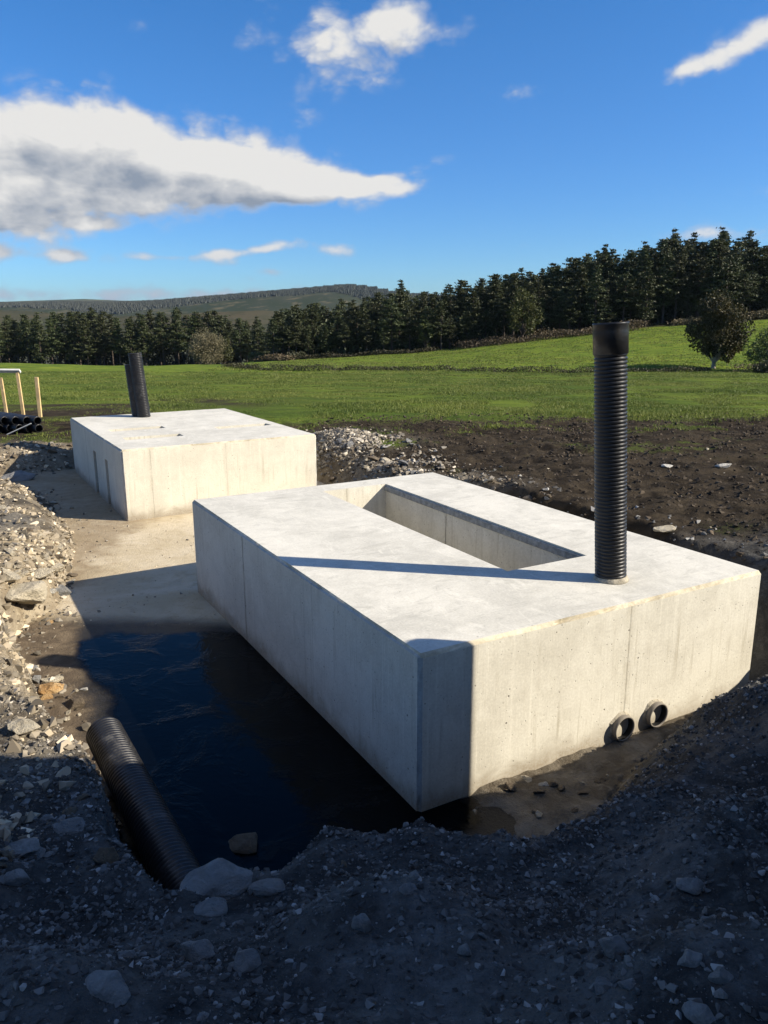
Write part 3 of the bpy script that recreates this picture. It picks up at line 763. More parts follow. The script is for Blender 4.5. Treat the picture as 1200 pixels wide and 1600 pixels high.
tank_b = tank('concrete_tank', B_W, B_L, B_H, (BX, BY), YAW_B,
              [(.28, 1.17, .95, 1.22, .30), (.28, 1.17, 2.03, 2.30, .30), (1.90, 2.84, 1.42, 1.69, .30)],
              [(1.05, 1.26, 0, .72, .40), (1.99, 2.24, 0, .72, .40)], [M['tank_top'], M['tank_side_far'], M['rim'], M['chamfer']], seed=5)
tag(tank_b, 'farther pale concrete tank with two tall slots in its shaded side', 'concrete tank', 'cast concrete tanks on the slab')
for (u_, v_, h_, rr, lx) in ((1.23, 3.78, 1.19, .122, -.07), (1.165, 3.95, .98, .118, -.07)):
    p_ = link('vent_pipe', corrugated('vent_pipe', rr, h_, .030, 36, mat=M['pipe_old']), tank_b, loc=(u_, v_, B_H - .005))
    p_.rotation_mode = 'QUATERNION'
    p_.rotation_quaternion = Matrix.Rotation(-YAW_B, 3, 'Z').to_quaternion() @ Vector((lx, 0, 1)).normalized().to_track_quat('Z', 'Y')

# ------------------------------------------------------------------ loose ribbed pipe lying in the trench
p0 = Vector((-1.80, 4.52, .235)); p1 = Vector((-.62, 2.72, .02))
dirv = (p0 - p1)
lp = link('ribbed_pipe', corrugated('ribbed_pipe', .115, dirv.length, .027, 56, mat=M['pipe_old']), loc=p1)
lp.rotation_mode = 'QUATERNION'; lp.rotation_quaternion = dirv.to_track_quat('Z', 'Y')
tag(lp, 'black ribbed drain pipe lying in the trench and running into the dark puddle', 'pipe')

# ------------------------------------------------------------------ rocks
def rock_mesh(name, seed, mat, squash=(1, .8, .6), n=16, subdiv=0, rough=0.0):
    r_ = random.Random(seed); bm = bmesh.new()
    for _ in range(n):
        v = Vector((r_.gauss(0, 1), r_.gauss(0, 1), r_.gauss(0, 1))).normalized() * r_.uniform(.82, 1.05)
        bm.verts.new((v.x * squash[0], v.y * squash[1], v.z * squash[2]))
    res = bmesh.ops.convex_hull(bm, input=bm.verts)
    bmesh.ops.delete(bm, geom=[v for v in bm.verts if not v.link_faces], context='VERTS')
    bmesh.ops.dissolve_limit(bm, angle_limit=.28, verts=bm.verts, edges=bm.edges)
    bmesh.ops.bevel(bm, geom=list(bm.edges), offset=.07, segments=1, affect='EDGES', clamp_overlap=True)
    bmesh.ops.triangulate(bm, faces=bm.faces)
    if subdiv:
        for _ in range(subdiv): bmesh.ops.subdivide_edges(bm, edges=bm.edges, cuts=1, use_grid_fill=True)
        bm.normal_update()
        co = np.array([v.co for v in bm.verts]); 
        d = fbm(co[:, 0] + co[:, 2] * .8 + seed, co[:, 1] - co[:, 2] * .6, 2.2, 4, seed) * rough
        for v, k in zip(bm.verts, d): v.co += v.normal * float(k)
    me = bpy.data.meshes.new(name); bm.to_mesh(me); bm.free(); me.materials.append(mat)
    return me
ROCKS = {}
for mk in ('rock_grey', 'rock_pale', 'rock_orange', 'rock_brown', 'rock_white'):
    ROCKS[mk] = [rock_mesh('stone', 100 + i * 7 + ord(mk[5]) % 5, M[mk], (1, rnd.uniform(.6, .9), rnd.uniform(.38, .7)), rnd.choice((12, 14, 18)), 1, .05) for i in range(7)]
BIG = {mk: [rock_mesh('boulder', 300 + i * 13 + ord(mk[5]), M[mk], (1, rnd.uniform(.65, .85), rnd.uniform(.4, .6)), 18, 2, .10) for i in range(4)] for mk in ('rock_grey', 'rock_pale', 'rock_orange', 'rock_brown')}

def put_stone(px, py, wpx, hpx, mk, label, group=None, i=None, rz=None, big=False, sink=.35, name='stone', tilt=.25):
    P, dep = ground_hit(px, py + hpx * .3)
    wid = wpx * dep / F_PX / 2
    me = (BIG if big else ROCKS)[mk]
    me = me[(i if i is not None else rnd.randrange(99)) % len(me)]
    ext = max(abs(v.co.x) for v in me.vertices); ez = max(abs(v.co.z) for v in me.vertices)
    s = wid / ext
    flat = min(1.5, max(.55, (hpx / wpx) / .75))
    o = link(name, me, loc=(P[0], P[1], P[2] + ez * s * flat * (1 - 2 * sink) * 1.15), rot=(rnd.uniform(-tilt, tilt), rnd.uniform(-tilt, tilt), rz if rz is not None else rnd.uniform(-.5, .5)), scale=(s, s * 1.05, s * flat))
    tag(o, label, 'stone', group)
    return o
NAMED = [
    (170, 1533, 82, 62, 'rock_grey', 'largest flat five-sided grey stone at the bottom left of the shaded gravel', True),
    (200, 1488, 32, 26, 'rock_grey', 'small pale lump just above the large flat five-sided grey stone', False),
    (390, 1499, 48, 24, 'rock_grey', 'low elongated pale grey stone in the gravel below the trench mouth', False),
    (567, 1436, 36, 44, 'rock_grey', 'upright pale stone alone in the middle of the shaded gravel', False),
    (167, 1332, 42, 48, 'rock_brown', 'reddish brown block stone on the trench lip left of the ribbed pipe', True),
    (108, 1290, 55, 22, 'rock_grey', 'long narrow grey stone pointing at the ribbed pipe', False),
    (30, 1318, 75, 45, 'rock_grey', 'broad flat grey slab at the left edge of the shaded bank', True),
    (48, 1330, 45, 32, 'rock_grey', 'tilted pale-streaked slab against the broad flat grey slab', False),
    (28, 1366, 42, 32, 'rock_grey', 'tilted grey stone just below the broad flat slab at the left edge', False),
    (20, 1561, 30, 22, 'rock_grey', 'pale stone in the bottom left corner of the gravel', False),
    (74, 1277, 24, 22, 'rock_grey', 'rounded grey stone above the long narrow stone on the left bank', False),
    (340, 1366, 120, 66, 'rock_grey', 'large pale wedge-shaped boulder at the mouth of the pipe trench', True),
    (330, 1412, 62, 40, 'rock_grey', 'grey boulder resting below the wedge-shaped boulder at the trench mouth', True),
    (420, 1378, 66, 44, 'rock_grey', 'grey boulder on the lip of the bank right of the wedge-shaped boulder', True),
    (310, 1482, 62, 44, 'rock_grey', 'wide half-buried slab in the middle left of the shaded gravel', True),
    (382, 1312, 62, 32, 'rock_brown', 'brown tilted stone sticking out of the dark puddle', True),
    (962, 1474, 54, 48, 'rock_grey', 'big dark grey stone in the right half of the shaded gravel', True),
    (1080, 1496, 48, 34, 'rock_grey', 'bluish grey oblong stone near the lower right corner', True),
    (1127, 1523, 46, 42, 'rock_grey', 'faceted pale block stone near the lower right corner', True),
    (981, 1531, 32, 42, 'rock_grey', 'upright pale egg-shaped stone low in the right gravel', False),
    (942, 1536, 42, 36, 'rock_grey', 'rounded dark stone touching the left of the egg-shaped stone', False),
    (1096, 1580, 60, 40, 'rock_grey', 'long stone on the bottom edge at the lower right', True),
    (1077, 1376, 58, 36, 'rock_grey', 'broad grey stone on the slope below the two clay outlet stubs', True),
    (1127, 1552, 24, 20, 'rock_grey', 'small bright stone below the faceted pale block', False),
    (727, 1483, 28, 20, 'rock_grey', 'small angular stone below the near corner of the nearer tank', False),
    (637, 1387, 34, 18, 'rock_grey', 'flat pale stone below the tank corner on the bank', False),
    (649, 1367, 24, 20, 'rock_grey', 'round pale stone just above a flat pale stone on the bank', False),
    (850, 1225, 18, 10, 'rock_white', 'small sunlit white stone at the foot of the sunny tank face', False),
    (85, 1069, 48, 28, 'rock_orange', 'bright orange stone lying in the mud beside the puddle', True),
    (82, 1058, 36, 18, 'rock_pale', 'pale stone leaning behind the bright orange stone', False),
    (120, 1097, 34, 17, 'rock_brown', 'brick-shaped brown stone below the bright orange stone', False),
    (36, 1133, 54, 32, 'rock_pale', 'pale squarish stone on the sunlit bank left of the pipe', True),
    (104, 1121, 22, 13, 'rock_pale', 'small pale stone near the open end of the ribbed pipe', False),
    (73, 1089, 22, 11, 'rock_orange', 'small tan stone just below the orange stone', False),
    (131, 1075, 16, 10, 'rock_white', 'small whitish stone at the water edge', False),
    (48, 1041, 32, 18, 'rock_grey', 'dark slab stone above the bright orange stone', False),
    (57, 1060, 24, 20, 'rock_grey', 'dark angular stone left of the bright orange stone', False),
    (36, 922, 84, 44, 'rock_pale', 'largest pale slab on the sunlit rubble heap at the left', True),
    (62, 896, 46, 24, 'rock_pale', 'tilted pale slab above the largest slab on the rubble heap', True),
    (14, 896, 50, 28, 'rock_pale', 'long pale slab behind the largest slab at the left edge', False),
    (80, 920, 16, 20, 'rock_white', 'upright whitish stone at the toe of the rubble heap', False),
    (95, 920, 34, 26, 'rock_grey', 'dark grey stone at the shadow edge of the rubble heap', False),
    (84, 884, 34, 22, 'rock_pale', 'rounded pale stone near the top right of the rubble heap', False),
    (90, 869, 20, 11, 'rock_brown', 'flat brownish stone at the upper end of the rubble heap', False),
    (64, 834, 22, 9, 'rock_pale', 'thin pale flake on the sandy edge below the far tank', False),
    (80, 970, 15, 8, 'rock_orange', 'tiny orange stone on the mud above the puddle', False),
    (28, 742, 58, 26, 'rock_grey', 'grey lump of concrete in the shade left of the far tank', True),
    (1042, 727, 24, 8, 'rock_white', 'flat white stone out on the dark soil right of the tall pipe', False),
    (1130, 727, 26, 7, 'rock_white', 'long white stone on the dark soil near the right edge', False),
    (1040, 823, 40, 16, 'rock_pale', 'flat pale rock beside the tank edge right of the tall pipe', True),
    (603, 697, 20, 6, 'rock_white', 'small white flake in a grass patch beyond the far tank', False),
]
for (px, py, wp, hp, mk, lab, big) in NAMED:
    put_stone(px, py, wp, hp, mk, lab, big=big, sink=.3)

def scatter_stones(n, region, wr, mk_list, label, group, sink=.35, asp=(.45, .8), rows=None):
    k = 0; tries = 0
    while k < n and tries < n * 30:
        tries += 1
        px, py = rnd.uniform(region[0], region[2]), rnd.uniform(region[1], region[3])
        P, dep = ground_hit(px, py)
        if rows and not rows(P, px, py): continue
        wp = wr[0] + (wr[1] - wr[0]) * rnd.random() ** 2.4
        put_stone(px, py, wp, wp * rnd.uniform(*asp), rnd.choice(mk_list), label, group, sink=sink, rz=rnd.uniform(0, 6.28), tilt=.5)
        k += 1
def outside(P): return float(foot_dist(np.array([P[0]]), np.array([P[1]]))[0])
scatter_stones(70, (0, 1230, 1200, 1600), (8, 24), ['rock_grey', 'rock_grey', 'rock_grey', 'rock_brown'], 'small loose grey stone scattered in the shaded foreground gravel', 'loose stones in the shaded foreground', rows=lambda P, px, py: outside(P) > .05 and P[2] > .3)
scatter_stones(28, (0, 1200, 175, 1380), (10, 30), ['rock_grey', 'rock_grey', 'rock_brown'], 'angular stone packed into the rubble bank left of the trench pipe', 'stones packed in the bank beside the trench pipe', rows=lambda P, px, py: outside(P) > .02)
scatter_stones(32, (0, 985, 160, 1200), (8, 24), ['rock_pale', 'rock_pale', 'rock_brown'], 'sunlit sandy stone on the left bank near the puddle', 'sunlit stones on the left bank', rows=lambda P, px, py: outside(P) > .0)
scatter_stones(22, (0, 1040, 135, 1140), (6, 16), ['rock_pale', 'rock_brown', 'rock_brown'], 'little stone lying in the mud along the left side of the puddle', 'little stones in the mud by the puddle', rows=lambda P, px, py: P[2] < .3 and P[0] < -2.1 - .44 * (P[1] - 5.0))
scatter_stones(48, (0, 775, 135, 990), (7, 24), ['rock_pale', 'rock_pale', 'rock_pale', 'rock_brown'], 'pale broken stone on the rubble heap left of the slab', 'broken stones of the left rubble heap', rows=lambda P, px, py: px < 118 - max(0, (py - 900)) * .4)
scatter_stones(14, (0, 692, 112, 728), (7, 18), ['rock_pale', 'rock_brown', 'rock_brown'], 'stone in the low bank below the stacked pipes', 'stones in the bank below the pipe stack')
scatter_stones(34, (498, 680, 650, 748), (8, 28), ['rock_pale', 'rock_brown', 'rock_grey', 'rock_pale'], 'slab of broken rock in the excavated edge between the tanks', 'rock slabs in the edge between the tanks', asp=(.3, .6), rows=lambda P, px, py: P[1] > 9.6)
scatter_stones(22, (640, 738, 900, 800), (9, 30), ['rock_pale', 'rock_grey', 'rock_brown', 'rock_white'], 'broken pale rock along the lip behind the near tank', 'broken rocks along the lip behind the near tank', asp=(.4, .7), rows=lambda P, px, py: .02 < outside(P) < .6)
scatter_stones(10, (510, 668, 1200, 850), (4, 10), ['rock_white', 'rock_pale'], 'small pale stone lying on the dark churned soil', 'pale stones on the dark soil', asp=(.3, .5), rows=lambda P, px, py: outside(P) > .8)
scatter_stones(24, (720, 1160, 1040, 1295), (7, 24), ['rock_brown', 'rock_pale', 'rock_brown'], 'stone at the foot of the sunny tank face', 'stones at the foot of the sunny tank face', rows=lambda P, px, py: P[2] < .14 and outside(P) < .06 and (P[0] - AX) * math.sin(YAW_A) - (P[1] - AY) * math.cos(YAW_A) > .02, sink=.25)

# ------------------------------------------------------------------ loose small stuff: gravel, clods
def hull_base(seed, n=9, sq=(1, .8, .6)):
    r_ = random.Random(seed); bm = bmesh.new()
    for _ in range(n):
        v = Vector((r_.gauss(0, 1), r_.gauss(0, 1), r_.gauss(0, 1))).normalized()
        bm.verts.new((v.x * sq[0], v.y * sq[1], v.z * sq[2]))
    bmesh.ops.convex_hull(bm, input=bm.verts)
    bmesh.ops.delete(bm, geom=[v for v in bm.verts if not v.link_faces], context='VERTS')
    bmesh.ops.triangulate(bm, faces=bm.faces); bm.verts.index_update()
    V = np.array([v.co for v in bm.verts]); Fa = np.array([[v.index for v in f.verts] for f in bm.faces]); bm.free()
    return V, Fa

def pieces(name, pos, size, mat, tone, bases, flat=(.6, 1.0)):
    Vs = []; Fs = []; Ts = []; off = 0
    which = rng.integers(0, len(bases), len(pos))
    for bi, (V, Fa) in enumerate(bases):
        idx = np.nonzero(which == bi)[0]; n = len(idx)
        if not n: continue
        a = rng.uniform(0, 6.28, n); c, s = np.cos(a), np.sin(a)
        tl = rng.normal(0, .35, n)
        X = V[None, :, 0] * c[:, None] - V[None, :, 1] * s[:, None]; Y = V[None, :, 0] * s[:, None] + V[None, :, 1] * c[:, None]
        Z = V[None, :, 2] * rng.uniform(*flat, n)[:, None]
        X, Z = X * np.cos(tl)[:, None] - Z * np.sin(tl)[:, None], X * np.sin(tl)[:, None] + Z * np.cos(tl)[:, None]
        P = np.stack([X, Y, Z], -1) * size[idx, None, None] + pos[idx][:, None, :]
        Vs.append(P.reshape(-1, 3)); Fs.append((Fa[None] + (np.arange(n) * len(V))[:, None, None] + off).reshape(-1, 3))
        Ts.append(np.repeat(tone[idx], len(V), 0)); off += n * len(V)
    me = mesh_np(name, np.concatenate(Vs), [np.concatenate(Fs)], [mat])
    T = np.concatenate(Ts).astype(np.float32); at = me.attributes.new('tone', 'FLOAT_VECTOR', 'POINT'); at.data.foreach_set('vector', T.ravel())
    return link(name, me)
bases = [hull_base(i, 9 + i % 3, (1, rnd.uniform(.75, .98), rnd.uniform(.65, .9))) for i in range(8)]

def sample_ground(n, x0, x1, y0, y1, keep):
    X = rng.uniform(x0, x1, n); Y = rng.uniform(y0, y1, n)
    d = foot_dist(X, Y); k = keep(X, Y, d); X, Y, d = X[k], Y[k], d[k]
    return X, Y, height(X, Y), d
def view_keep(X, Y, margin=1.25): return np.abs(X) < (Y * .5 + .35) * margin
# near bank: mostly fine chippings
X, Y, Z, d = sample_ground(165000, -2.5, 2.6, 1.15, 5.0, lambda X, Y, d: (d > .02) & view_keep(X, Y, 1.15))
den = np.clip(fbm(X, Y, 1.9, 4, 90) * 1.0 + .62, .38, 1); k = rng.random(len(X)) < den; X, Y, Z, d = X[k], Y[k], Z[k], d[k]
size = .0022 + .019 * rng.random(len(X)) ** 6
_, zg_, _ = zones(X, Y)
tone = np.stack([rng.random(len(X)) ** 1.5, rng.random(len(X)) ** 5, zg_ * rng.uniform(.6, 1, len(X))], -1)
tag(pieces('gravel', np.stack([X, Y, Z + size * .15], -1), size, M['gravel'], tone, bases), 'crushed stone chippings over the near bank', kind='stuff')
# left rubble, further off
X, Y, Z, d = sample_ground(190000, -8.5, -1.5, 2.2, 15.5, lambda X, Y, d: (d > -.5) & view_keep(X, Y, 1.6) & (rng.random(len(X)) < np.where(d > -.03, 1.0, .22 * (X < -2.05 - .44 * (Y - 5.0)) * (d > -.35)) * np.clip(7 / Y, 0, 1) ** 1.3))
size = .005 + .055 * rng.random(len(X)) ** 4.2
k = rng.random(len(X)) < np.clip(.55 + fbm(X, Y, 1.4, 4, 49) * 1.2, .12, 1); X, Y, Z, d, size = X[k], Y[k], Z[k], d[k], size[k]
tone = np.stack([rng.random(len(X)), rng.random(len(X)) ** 2, rng.uniform(.45, 1, len(X)) * sstep((16.4 - Y) / 2) * np.where(d < -.03, .6, 1)], -1)
tag(pieces('rubble', np.stack([X, Y, np.maximum(Z, 0) + size * .15], -1), size, M['gravel'], tone, bases), 'sandy broken stone covering the left bank', kind='stuff')
X = rng.uniform(-5.5, -1.6, 6000); Y = rng.uniform(6.9, 13.5, 6000); d = foot_dist(X, Y)
k = (d < -.05) & (rng.random(len(X)) < np.clip(.10 + .9 * np.exp(d / .35), 0, 1) * np.clip(.5 + fbm(X, Y, 1.5, 3, 103) * 1.5, .05, 1)); X, Y = X[k], Y[k]
size = .004 + .022 * rng.random(len(X)) ** 5
tone = np.stack([rng.random(len(X)), rng.random(len(X)) ** 3, rng.uniform(.2, .9, len(X))], -1)
tag(pieces('grit', np.stack([X, Y, size * .3], -1), size, M['gravel'], tone, bases), 'loose grit and chips on the sandy slab', kind='stuff')
# rubble lip behind the tanks
X, Y, Z, d = sample_ground(16000, -2.2, 3.6, 6.0, 15.8, lambda X, Y, d: (d > .0) & (d < 1.0))
_, zg_, _ = zones(X, Y); k = rng.random(len(X)) < .15 + zg_; X, Y, Z, d, zg_ = X[k], Y[k], Z[k], d[k], zg_[k]
size = .01 + .035 * rng.random(len(X)) ** 2.5
tone = np.stack([rng.random(len(X)), rng.random(len(X)) ** 2, zg_ * rng.uniform(.5, 1, len(X))], -1)
tag(pieces('rubble', np.stack([X, Y, Z + size * .15], -1), size, M['gravel'], tone, bases), 'broken limestone along the lip behind the tanks', kind='stuff')
X = np.concatenate([rng.normal(-.85, .45, 4500), rng.normal(.2, .45, 900)]); Y = np.concatenate([rng.normal(14.6, .50, 4500), rng.normal(11.8, .9, 900)])
k = foot_dist(X, Y) > .1; X, Y = X[k], Y[k]
size = .012 + .06 * rng.random(len(X)) ** 3.5
tone = np.stack([rng.random(len(X)), rng.random(len(X)) ** 2, np.zeros(len(X))], -1)
tag(pieces('limestone_spoil', np.stack([X, Y, height(X, Y) + size * .2], -1), size, M['limestone'], tone, bases), 'pale limestone spoil heaped between the two tanks', kind='stuff')
# clods of topsoil
X, Y, Z, d = sample_ground(60000, -3, 11, 6.0, 18.8, lambda X, Y, d: (d > .25) & view_keep(X, Y) & (X > -1.5))
k = rng.random(len(X)) < .35 + .65 * (fbm(X, Y, .9, 3, 93) > -.1); X, Y, Z = X[k], Y[k], Z[k]
size = .006 + .04 * rng.random(len(X)) ** 5.5
tone = np.stack([rng.random(len(X)), rng.random(len(X)) ** 6, np.zeros(len(X))], -1)
tag(pieces('soil_clods', np.stack([X, Y, Z + size * .1], -1), size, M['clod'], tone, bases), 'dark clods of churned topsoil beyond the tanks', kind='stuff')

# ------------------------------------------------------------------ grass
def blades(name, X, Y, Z, h, wd, mat, per=3, label='grass'):
    n = len(X); a = rng.uniform(0, 6.28, (n, per)); ln = rng.normal(0, .35, (n, per)); ln2 = rng.normal(0, .35, (n, per))
    hh = h[:, None] * rng.uniform(.6, 1.15, (n, per)); ww = wd[:, None]
    bx_ = X[:, None] + rng.normal(0, 1, (n, per)) * ww * 1.5; by_ = Y[:, None] + rng.normal(0, 1, (n, per)) * ww * 1.5
    z0 = np.repeat(Z[:, None] - .02, per, 1)
    A_ = np.stack([bx_ - np.cos(a) * ww, by_ - np.sin(a) * ww, z0], -1); B_ = np.stack([bx_ + np.cos(a) * ww, by_ + np.sin(a) * ww, z0], -1)
    C_ = np.stack([bx_ + ln * hh, by_ + ln2 * hh, z0 + hh], -1)
    V = np.stack([A_, B_, C_], 2).reshape(-1, 3); Fa = np.arange(len(V)).reshape(-1, 3)
    me = mesh_np(name, V, [Fa], [mat])
    tn = np.clip(.5 + fbm(X, Y, .5, 3, 95) * .7 + rng.normal(0, .25, n), 0, 1)
    T = np.zeros((len(V), 3), np.float32); T[:, 0] = np.repeat(tn, per * 3)
    at = me.attributes.new('tone', 'FLOAT_VECTOR', 'POINT'); at.data.foreach_set('vector', T.ravel())
    return tag(link(name, me), label, kind='stuff')
Y = 15.5 + 43 * rng.random(170000) ** 1.5; X = rng.uniform(-1, 1, len(Y)) * (Y * .53 + 1)
gr_, _, _ = zones(X, Y); k = (rng.random(len(X)) < gr_) & (foot_dist(X, Y) > .6); X, Y = X[k], Y[k]
Z = height(X, Y)
tall = np.clip(1 + fbm(X, Y, .8, 3, 97) * 1.5 + 1.6 * (fbm(X, Y, .35, 3, 99) > .46) * .5, .3, 2.0)
blades('grass', X, Y, Z, (.045 + .0003 * Y) * tall, .004 + .00045 * Y, M['grass'], 3, 'rough pasture grass of the lower field')
Y = rng.uniform(58.5, 97, 60000); X = rng.uniform(-1, 1, len(Y)) * (Y * .53 + 1)
k = (X > -14 + (Y - 58) * .05) & (fbm(X, Y, .25, 4, 101) + rng.normal(0, .3, len(X)) > -.1); X, Y = X[k], Y[k]
blades('grass', X, Y, height(X, Y), rng.uniform(.05, .13, len(X)), np.full(len(X), .035), M['grass'], 3, 'short sunlit grass of the upper field')
X = rng.uniform(-2, 10, 40000); Y = rng.uniform(6, 18.5, 40000); gr_, _, _ = zones(X, Y)
k = (rng.random(len(X)) < gr_ * .8) & (foot_dist(X, Y) > .5); X, Y = X[k], Y[k]
blades('grass', X, Y, height(X, Y), rng.uniform(.015, .045, len(X)), np.full(len(X), .005), M['thin_grass'], 3, 'thin grass coming through the churned soil')

# ------------------------------------------------------------------ trees
def cards(P, size, rng_, up=.35):
    """leaf or needle clumps: one bent quad each"""
    n = len(P)
    a = rng_.normal(0, 1, (n, 3)); a /= np.linalg.norm(a, axis=1)[:, None]
    b = rng_.normal(0, 1, (n, 3)); b -= (b * a).sum(1)[:, None] * a; b /= np.linalg.norm(b, axis=1)[:, None]
    s = size[:, None]; sa = a * s; sb = b * s * rng_.uniform(.35, .7, (n, 1))
    V = np.stack([P - sa, P + sb * .9 - sa * .1, P + sa, P - sb + sa * .15], 1)
    return V.reshape(-1, 3), np.arange(n * 4).reshape(-1, 4)

def leaf_mesh(name, P, size, tone, mat, rng_):
    V, Fa = cards(P, size, rng_)
    me = mesh_np(name, V, [Fa], [mat])
    T = np.zeros((len(V), 3), np.float32); T[:, 0] = np.repeat(tone, 4)
    at = me.attributes.new('tone', 'FLOAT_VECTOR', 'POINT'); at.data.foreach_set('vector', T.ravel())
    return me

def trunk_mesh(name, pts, radii, mat, limbs=(), segs=7):
    bm = bmesh.new()
    def tube(pts, radii):
        prev = None
        for i, (p, r) in enumerate(zip(pts, radii)):
            p = Vector(p); ring = []
            for k in range(segs):
                a = 2 * math.pi * k / segs
                ring.append(bm.verts.new(p + Vector((math.cos(a) * r, math.sin(a) * r, 0))))
            if prev:
                for k in range(segs): bm.faces.new([prev[k], prev[(k + 1) % segs], ring[(k + 1) % segs], ring[k]])
            prev = ring
    tube(pts, radii)
    for (lp_, lr_) in limbs: tube(lp_, lr_)
    me = bpy.data.meshes.new(name); bm.to_mesh(me); bm.free(); me.materials.append(mat)
    for p in me.polygons: p.use_smooth = True
    return me

def conifer_proto(seed, base=.28, width=.19, n=1500, point=1.0):
    """unit-height conifer: ragged whorls of drooping boughs"""
    r_ = np.random.default_rng(seed)
    P = []; S = []; T = []; limbs = []
    z = base
    while z < .985:
        t = (z - base) / (1 - base)
        env = width * (1 - t) ** (.75 * point) * (min(1, .55 + t * 3.2)) + .010
        nb = r_.integers(4, 7)
        for k in range(nb):
            a = r_.uniform(0, 6.28); L = env * r_.uniform(.5, 1.35)
            rise = L * r_.uniform(-.25, .35)
            tip = np.array([math.cos(a) * L, math.sin(a) * L, z + rise])
            root_ = np.array([0, 0, z])
            m_ = int(10 + 70 * L / width)
            f = r_.uniform(.25, 1.05, m_) ** .8
            pts = root_ + (tip - root_) * f[:, None]
            pts += r_.normal(0, 1, (m_, 3)) * np.array([.015, .015, .0055]) * (.5 + f[:, None])
            P.append(pts); S.append(r_.uniform(.008, .020, m_)); T.append(np.clip(r_.uniform(.1, .6) + f * .4 + r_.normal(0, .12, m_), 0, 1))
            if L > width * .5: limbs.append(([root_, (root_ + tip) / 2 + [0, 0, -.004], tip], (.0045, .003, .0012)))
        z += r_.uniform(.026, .048)
    P = np.concatenate(P); S = np.concatenate(S); T = np.concatenate(T)
    crown = leaf_mesh('crown', P, S, T, M['needles'], r_)
    bend = r_.normal(0, .012, 2)
    tr = trunk_mesh('trunk', [(0, 0, -.04), (0, 0, .3), (bend[0], bend[1], .65), (0, 0, .97)], (.017, .0125, .008, .002), M['bark'], limbs[:40], 6)
    return crown, tr
CONIFERS = [conifer_proto(s, b, wd, 0, pt) for (s, b, wd, pt) in ((1, .22, .20, 1.05), (2, .34, .17, .9), (3, .16, .19, 1.3), (4, .40, .20, .75), (5, .28, .16, 1.15), (6, .12, .21, 1.35))]

def plant_tree(proto, x, y, h, label, group, name='conifer_tree', wide=1.0, cat='tree', rz=None):
    root = link(name, None, loc=(x, y, ground_z(x, y) - .05), rot=(0, 0, rz if rz is not None else rnd.uniform(0, 6.28)), scale=(h * wide, h * wide, h))
    link('crown', proto[0], root); link('trunk', proto[1], root)
    return tag(root, label, cat, group)

SIL_X = [440, 500, 560, 600, 627, 645, 690, 720, 760, 800, 840, 870, 900, 930, 960, 990, 1030, 1045, 1062, 1085, 1103, 1120, 1140, 1160, 1180, 1215, 1300, 1500]
SIL_Y = [474, 466, 455, 452, 438, 452, 444, 430, 428, 417, 412, 402, 395, 383, 388, 378, 361, 372, 365, 372, 357, 370, 358, 382, 376, 386, 390, 400]
def height_for(px, y, py_top):
    """tree height so its tip stands at this elevation above the far bank"""
    a = PITCH - math.atan((800 - py_top) / F_PX)
    return CAM_Z - math.hypot(y, 0) * math.tan(a)
EDGE_X = [440, 560, 700, 830, 1000, 1200, 1400]
# right-hand wood: rows climbing away from the field edge
row_y = [96, 100, 105, 111]
for ri, yy in enumerate(row_y):
    px = 432 + ri * 7
    while px < 1330:
        y_ = yy + rnd.uniform(-1.3, 1.3); x_ = (px - 600) / F_PX * y_ * 1.0
        y_im = float(np.interp(px, SIL_X, SIL_Y))
        ztop = height_for(px, y_, y_im + (rnd.uniform(2, 12) if ri >= 3 else rnd.uniform(14, 70) if ri < 1 else rnd.uniform(2, 24)))
        h = ztop - ground_z(x_, y_)
        h = max(4.0, h)
        pr = CONIFERS[rnd.choice((0, 1, 2, 3, 4, 5) if ri else (0, 1, 3, 3, 4, 2))]
        lab, grp = (('conifer with a bare lower trunk along the field edge of the dark wood', 'conifers at the field edge of the wood') if ri == 0 else
                    ('conifer in the middle rows of the dark wood beyond the field', 'conifers in the middle of the wood') if ri < 3 else
                    ('tall conifer at the back of the dark wood with its tip against the sky', 'conifers on the skyline of the wood'))
        where = ('left of the broad green leafy tree' if px < 700 else 'around the broad green leafy tree' if px < 880 else 'above the tall vent pipe' if px < 1030 else 'above the lone field tree')
        lab = {0: 'front conifer at the edge of the dark wood, ', 1: 'conifer inside the dark wood, ', 2: 'conifer deeper inside the dark wood, ', 3: 'skyline conifer at the back of the dark wood, '}[ri] + where
        grp = grp + ', ' + where
        plant_tree(pr, x_, y_, h, lab, grp, wide=rnd.uniform(1.0, 1.4))
        px += rnd.uniform(9, 19) if rnd.random() < .8 else rnd.uniform(19, 28)
for px, top, spot in ((627, 436, 'near the left end of the wood'), (1032, 358, 'leftmost of the high tips above the lone field tree'), (1103, 355, 'highest tip above the lone field tree'), (1143, 357, 'rightmost of the high tips above the lone field tree'), (1062, 364, 'lower tip between the high ones above the lone field tree'), (930, 381, 'straight above the tall vent pipe'), (990, 377, 'just right of the tall vent pipe')):
    y_ = 111 + rnd.uniform(-2, 2); x_ = (px - 600) / F_PX * y_
    plant_tree(CONIFERS[rnd.choice((2, 5, 0))], x_, y_, height_for(px, y_, top) - ground_z(x_, y_), 'tall pointed skyline conifer, ' + spot, 'conifers on the skyline of the wood', wide=.95)
